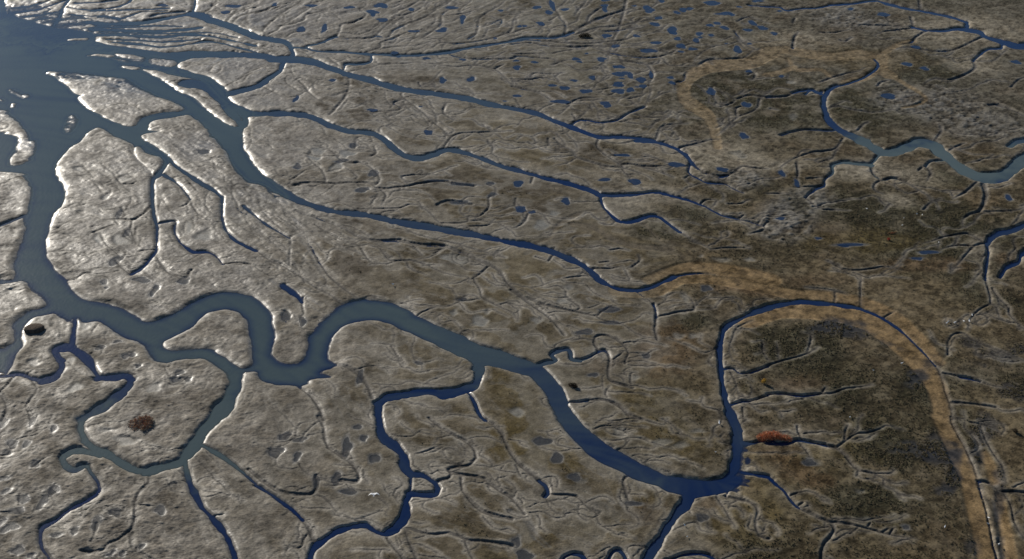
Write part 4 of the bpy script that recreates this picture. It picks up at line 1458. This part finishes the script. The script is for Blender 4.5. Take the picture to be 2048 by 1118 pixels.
def shrub(name, label, cat, px, py, lobes, n, size, mats, seed, stems=4, group=None, up=0.35):
    gx, gy = ground_point(px, py)
    root = bpy.data.objects.new(name, None); scene.collection.objects.link(root)
    root.empty_display_size = 0.5
    root.location = (float(gx), float(gy), ground_z(px, py) - 0.05)
    tag(root, label, cat, group)
    o = bpy.data.objects.new("crown", leaf_cloud("crown", lobes, n, size, mats, seed, up))
    scene.collection.objects.link(o); o.parent = root
    r = random.Random(seed)
    for k in range(stems):
        l = lobes[k % len(lobes)]
        bx, by = l[0] * 0.75 + r.uniform(-.2, .2), l[1] * 0.75 + r.uniform(-.2, .2)
        sm = stem_mesh("stem", (bx, by, -0.1), (l[0] + r.uniform(-.4, .4) * l[3], l[1] + r.uniform(-.4, .4) * l[4], l[2] + 0.6 * l[5]), 0.05, 0.018)
        link("stem", sm, bark, root)
    return root


rust = [plain_mat("rust_leaf", (0.42, 0.13, 0.05)), plain_mat("orange_leaf", (0.50, 0.19, 0.07)), plain_mat("red_leaf", (0.42, 0.09, 0.04)), plain_mat("pale_twig", (0.65, 0.36, 0.20))]
shrub("red_shrub", "long rust-red shrub leaning over the narrow creek, black shadow below it", "shrub", 1547, 879,
      [(-2.8, 0.4, .8, 1.6, 1.3, .85), (-1.4, 0.6, 1.1, 1.7, 1.4, 1.05), (0.3, 0.7, 1.15, 1.6, 1.4, 1.05), (1.5, 0.4, .85, 1.1, 1.2, .8), (3.0, 0.2, .8, 1.25, 1.1, .8), (4.0, -0.1, .5, .85, .8, .5)],
      6500, 0.11, rust, 5, 8)
yel = [plain_mat("yellow_leaf", (0.52, 0.33, 0.06)), plain_mat("gold_leaf", (0.40, 0.24, 0.05))]
shrub("yellow_shrub", "small golden-yellow bush with a round black shadow above the red shrub", "shrub", 1527, 768,
      [(0, 0, .8, .62, .55, .55), (.25, .1, 1.1, .42, .4, .38), (-.3, 0, .5, .42, .4, .36)], 900, 0.08, yel, 6, 3)
drk = [plain_mat("dark_leaf", (0.030, 0.022, 0.014)), plain_mat("brown_leaf", (0.055, 0.036, 0.022))]
shrub("dark_shrub", "low blackish-brown bush on the bank beside the broad blue river bend", "shrub", 1147, 774,
      [(-.7, .5, .4, .75, .6, .5), (.1, .1, .5, .8, .7, .6), (.5, -.4, .45, .65, .6, .5)], 1600, 0.09, drk, 7, 3)
dkt = [plain_mat("umber_leaf", (0.065, 0.050, 0.030)), plain_mat("olive_leaf", (0.10, 0.085, 0.045)), drk[0]]
shrub("thicket", "dark brown thicket alone on the finely drained flats near the top edge", "thicket", 1170, 74,
      [(-1.9, 0, .6, 1.1, 1.1, .7), (-.7, .2, .85, 1.2, 1.2, .95), (.6, .2, .9, 1.2, 1.2, 1.0), (1.8, 0, .65, 1.0, 1.0, .7)], 2600, 0.13, dkt, 8, 6)
shrub("tuft", "single black-brown tuft on the tan flats near the right edge", "tuft", 2029, 866,
      [(0, 0, .5, .62, .55, .6), (.3, -.2, .4, .5, .45, .45)], 700, 0.08, drk, 9, 2)
redl = [plain_mat("crimson_leaf", (0.40, 0.035, 0.04)), rust[2]]
shrub("red_tuft", "tiny bright red plant on the dark green-brown marsh at right", "tuft", 1777, 481,
      [(0, 0, .4, .5, .45, .42)], 420, 0.08, redl, 10, 2)
shrub("red_tuft", "faint reddish strip of plants just above the bright red plant", "tuft", 1784, 468,
      [(-.7, -.3, .18, .7, .4, .2), (.3, .1, .2, .8, .4, .22), (1.2, .5, .16, .5, .4, .18)], 500, 0.07, [redl[1], drk[1]], 11, 2)
bru = [plain_mat("straw_stalk", (0.40, 0.30, 0.18)), plain_mat("brown_stalk", (0.24, 0.155, 0.095)), plain_mat("rusty_stalk", (0.46, 0.20, 0.10)), plain_mat("grey_stalk", (0.36, 0.31, 0.25))]
shrub("brushy_shrub", "sprawling brown and rusty shrub in the middle of the looped mud island", "shrub", 281, 850,
      [(-2.0, .3, .30, 1.3, 1.9, .34), (-.8, 1.7, .34, 1.4, 1.6, .38), (.8, 2.2, .40, 1.3, 1.5, .44), (2.0, .8, .42, 1.2, 1.8, .5), (.2, -.6, .32, 1.8, 1.5, .34), (1.6, -1.5, .36, 1.2, 1.3, .42), (-.9, -1.6, .24, 1.3, 1.1, .28), (2.5, -.4, .36, .8, 1.4, .4)],
      3000, 0.17, bru, 12, 9, up=1.2)


# a round mound of cut brush with a flattish top, standing on the tip of a mud bank
def brush_mound():
    px, py = 69, 660
    gx, gy = ground_point(px, py)
    root = bpy.data.objects.new("brush_mound", None); scene.collection.objects.link(root)
    root.location = (float(gx), float(gy), ground_z(px, py) - 0.1)
    tag(root, "round dark-brown brush mound with flat top on the tip of the mud bank", "mound")
    r = np.random.RandomState(4)
    rings = [(0.0, 1.02), (0.35, 1.06), (0.75, 1.04), (1.05, .95), (1.22, .80), (1.30, .55), (1.33, .28)]
    n = 44; vs = []; fs = []
    wob = 1 + 0.05 * np.sin(2 * np.linspace(0, 2 * math.pi, n, endpoint=False) + 1) + r.normal(0, .015, n)
    for z, k in rings:
        for a_ in range(n):
            t = 2 * math.pi * a_ / n
            q = k * wob[a_] * (1 + r.normal(0, .012))
            vs.append((2.55 * q * math.cos(t), 2.1 * q * math.sin(t), z + r.normal(0, .025) + 0.05 * math.sin(t + .5)))
    vs.append((0, 0, 1.34))
    for j in range(len(rings) - 1):
        for a_ in range(n):
            b_ = (a_ + 1) % n
            fs.append((j * n + a_, j * n + b_, (j + 1) * n + b_, (j + 1) * n + a_))
    top = (len(rings) - 1) * n
    fs += [(top + a_, top + (a_ + 1) % n, len(vs) - 1) for a_ in range(n)]
    me = bpy.data.meshes.new("pile"); me.from_pydata(vs, [], fs)
    me.polygons.foreach_set("use_smooth", np.ones(len(fs), bool))
    link("pile", me, plain_mat("old_brush", (0.085, 0.064, 0.048), 0.4, 0.95, 1.6), root)
    tw = [plain_mat("dead_twig", (0.12, 0.094, 0.072)), plain_mat("dark_twig", (0.04, 0.030, 0.022))]
    me = leaf_cloud("twigs", [(0, 0, .65, 2.55, 2.1, .66)], 1500, 0.15, tw, 31, 0.2)
    o = bpy.data.objects.new("twigs", me); scene.collection.objects.link(o); o.parent = root
    me2 = stem_mesh("loose_branch", (-2.3, -1.5, .25), (-3.3, -2.3, .1), .05, .02)
    link("loose_branch", me2, bark, root)


brush_mound()

# ---------------------------------------------------------------- grass over the grown marsh
def marsh_grass(n, seed):
    r = np.random.RandomState(seed)
    dark = sstep(0.075, 0.03, COL.mean(-1)) * (0.25 + zone_r) * sstep(0.6, 1.4, near_w) * (1 - np.clip(M_TAN + M_PAN + M_POOL, 0, 1)) * sstep(0.25, 0.4, H) * sstep(0.02, 0.0, CUT)
    wgt = (dark * sstep(-40, 20, PX) * sstep(2100, 2060, PX) * sstep(-25, -10, PY) * sstep(1150, 1125, PY) * sstep(-0.5, 0.6, F2 + F1)).ravel()
    wgt = wgt * (ROWM.ravel() / 0.4) ** 0.5
    cdf = np.cumsum(wgt); cdf /= cdf[-1]
    ii = np.searchsorted(cdf, r.rand(n))
    c = np.stack([GX.ravel()[ii], GY.ravel()[ii], H.ravel()[ii]], -1).astype(np.float64)
    c[:, :2] += r.uniform(-.15, .15, (n, 2))
    s = r.uniform(.10, .24, n); h_ = r.uniform(.12, .34, n); a_ = r.uniform(0, 6.28, n)
    tip = c + np.stack([r.normal(0, .08, n), r.normal(0, .08, n), h_], -1)
    base = [c + np.stack([s * np.cos(a_ + k * 2.094), s * np.sin(a_ + k * 2.094), 0 * s - .04], -1) for k in range(3)]
    v = np.stack(base + [tip], 1).reshape(-1, 3)
    b0 = np.arange(n)[:, None] * 4
    f = np.concatenate([b0 + np.array([[0, 1, 3]]), b0 + np.array([[1, 2, 3]]), b0 + np.array([[2, 0, 3]])])
    me = fast_mesh("marsh_grass", v, f, False)
    mats = [plain_mat("brown_grass", (0.085, 0.069, 0.041), 0.3, 0.95, .4), plain_mat("olive_grass", (0.062, 0.058, 0.032), 0.3, 0.95, .4), plain_mat("straw_grass", (0.095, 0.074, 0.044), 0.3, 0.95, .4)]
    for m in mats: me.materials.append(m)
    pick = r.choice(3, n, p=(.45, .35, .2)).astype(np.int32)
    me.polygons.foreach_set("material_index", np.concatenate([pick] * 3))
    o = bpy.data.objects.new("marsh_grass", me); scene.collection.objects.link(o)
    tag(o, "short brown and olive marsh grass over the grown flats", "grass", kind="stuff")


marsh_grass(40000, 77)

# ---------------------------------------------------------------- birds
white = plain_mat("white_feather", (0.82, 0.82, 0.80), 0.04, 0.7)
greyf = plain_mat("grey_feather", (0.5, 0.5, 0.52), 0.08, 0.7)
bill = plain_mat("yellow_bill", (0.6, 0.4, 0.05), 0.1, 0.5)


def loft(rings, vs, fs, n=8):
    """rings = (centre, ry, rz) along x"""
    base = len(vs)
    for (x, y, z, a_, b_) in rings:
        for k in range(n):
            t = 2 * math.pi * k / n
            vs.append((x, y + a_ * math.cos(t), z + b_ * math.sin(t)))
    for j in range(len(rings) - 1):
        for k in range(n):
            k2 = (k + 1) % n
            fs.append((base + j * n + k, base + j * n + k2, base + (j + 1) * n + k2, base + (j + 1) * n + k))
    fs.append(tuple(base + k for k in range(n))[::-1])
    fs.append(tuple(base + (len(rings) - 1) * n + k for k in range(n)))


def wing(side, vs, fs):
    """arm and hand of a spread wing, thick at the root, swept back beyond the wrist"""
    base = len(vs)
    st = [(0.04, .15, -.16, .03, .05), (0.20, .19, -.11, .024, .09), (0.36, .20, -.03, .02, .11), (0.52, .10, -.08, .014, .08), (0.64, -.02, -.12, .008, .04), (0.72, -.15, -.19, .004, .01)]
    for (y, xf, xb, th, z) in st:
        vs += [(xf, side * y, z), ((xf + xb) / 2, side * y, z + th), (xb, side * y, z), ((xf + xb) / 2, side * y, z - th)]
    for j in range(len(st) - 1):
        for k in range(4):
            k2 = (k + 1) % 4
            f = (base + j * 4 + k, base + j * 4 + k2, base + (j + 1) * 4 + k2, base + (j + 1) * 4 + k)
            fs.append(f if side > 0 else f[::-1])
    fs.append(tuple(base + (len(st) - 1) * 4 + k for k in range(4)))


# flying gull, seen from above, high over the marsh
vs, fs = [], []
loft([(-.30, 0, 0, .10, .012), (-.20, 0, 0, .055, .03), (-.10, 0, 0, .075, .07), (.05, 0, 0, .085, .085), (.16, 0, .01, .065, .07), (.21, 0, .03, .05, .055), (.27, 0, .03, .045, .045), (.30, 0, .03, .02, .02)], vs, fs)
wing(1, vs, fs); wing(-1, vs, fs)
gm = bpy.data.meshes.new("body"); gm.from_pydata(vs, [], fs)
t_fly = 158.0
dx, dy = (748 - 1024) / FPX, (559 - 989) / FPX
dirv = Vector((dx, CP + dy * SP, -SP + dy * CP)).normalized()
pos = Vector((0, 0, CAM_H)) + dirv * t_fly
gull = bpy.data.objects.new("flying_gull", None); scene.collection.objects.link(gull)
gull.location = pos
gull.rotation_euler = (math.radians(-6), math.radians(-4), math.radians(90 - 2))
tag(gull, "white gull in flight with wings spread, seen from above", "gull")
link("body", gm, white, gull)
vb, fb = [], []
loft([(.29, 0, .03, .014, .014), (.35, 0, .02, .004, .005)], vb, fb, 6)
bm_ = bpy.data.meshes.new("bill"); bm_.from_pydata(vb, [], fb); link("bill", bm_, bill, gull)

# white birds standing on the marsh
vs, fs = [], []
loft([(-.34, 0, .30, .02, .012), (-.22, 0, .30, .07, .05), (-.05, 0, .31, .12, .12), (.10, 0, .34, .11, .12), (.18, 0, .42, .06, .07), (.20, 0, .50, .055, .06), (.26, 0, .53, .05, .05), (.31, 0, .53, .02, .02), (.37, 0, .52, .006, .008)], vs, fs)
for sgn in (-1, 1):
    base = len(vs)
    for (x, z) in ((0, .25), (.01, 0)):
        vs += [(x - .012, sgn * .05 - .012, z), (x + .012, sgn * .05 - .012, z), (x + .012, sgn * .05 + .012, z), (x - .012, sgn * .05 + .012, z)]
    for k in range(4):
        k2 = (k + 1) % 4
        fs.append((base + k, base + k2, base + 4 + k2, base + 4 + k))
sm = bpy.data.meshes.new("standing_bird"); sm.from_pydata(vs, [], fs); sm.materials.append(white)
BIRDS = [
    (1438, 850, 1.5, "white bird on the brown marsh left of the dark blue creek loop"),
    (1431, 907, .8, "tiny white bird low on the marsh inside the dark blue creek bend"),
    (1369, 1053, .9, "upper of two small white birds right of the straight creek"),
    (1374, 1076, .8, "lower of two small white birds right of the straight creek"),
    (1896, 646, 1.1, "upper white bird of the close pair on the tan flats"),
    (1893, 649, 1.1, "lower white bird of the close pair on the tan flats"),
    (1909, 648, 1.2, "white bird right of the close pair on the tan flats"),
    (1927, 646, 1.1, "white bird in the row left of the thin rill"),
    (1938, 645, 1.3, "white bird at the lower head of the thin rill"),
    (1944, 632, 1.1, "white bird farthest up the thin rill on the tan flats"),
    (1803, 730, 1.1, "white bird on the dark ground beside the tan trough bend"),
    (1746, 743, .8, "small white bird on the dark marsh inside the big meander"),
    (1977, 1037, 1.0, "upper of two white birds beside the black ditch"),
    (1977, 1046, 1.0, "lower of two white birds beside the black ditch"),
    (1997, 1091, 1.2, "lone white bird near the bottom right corner"),
    (1889, 1057, 1.0, "white bird on brown marsh left of the tan trough"),
    (1699, 838, 1.0, "white bird near the creek above the red shrub's creek"),
    (1733, 421, 1.1, "leftmost white bird on the dark green marsh at right"),
    (1833, 431, 1.1, "left bird of a white pair on the dark marsh"),
    (1844, 433, 1.1, "right bird of a white pair on the dark marsh"),
    (1807, 439, 1.0, "white bird left below the pair on the dark marsh"),
    (1804, 453, .9, "white bird at the head of the faint reddish strip"),
    (1877, 487, .9, "white bird on the bank of the small gully at right"),
    (786, 572, 1.3, "lone white bird on the grey flats above the wide river bend"),
]
rb = random.Random(3)
for i, (px, py, sc, lab) in enumerate(BIRDS):
    gx, gy = ground_point(px, py)
    o = bpy.data.objects.new("standing_bird", sm); scene.collection.objects.link(o)
    o.location = (float(gx), float(gy), ground_z(px, py) + 0.02)
    o.rotation_euler = (0, 0, rb.uniform(0, 6.28)); o.scale = (sc * 1.1,) * 3
    tag(o, lab, "bird", "white birds standing on the marsh")
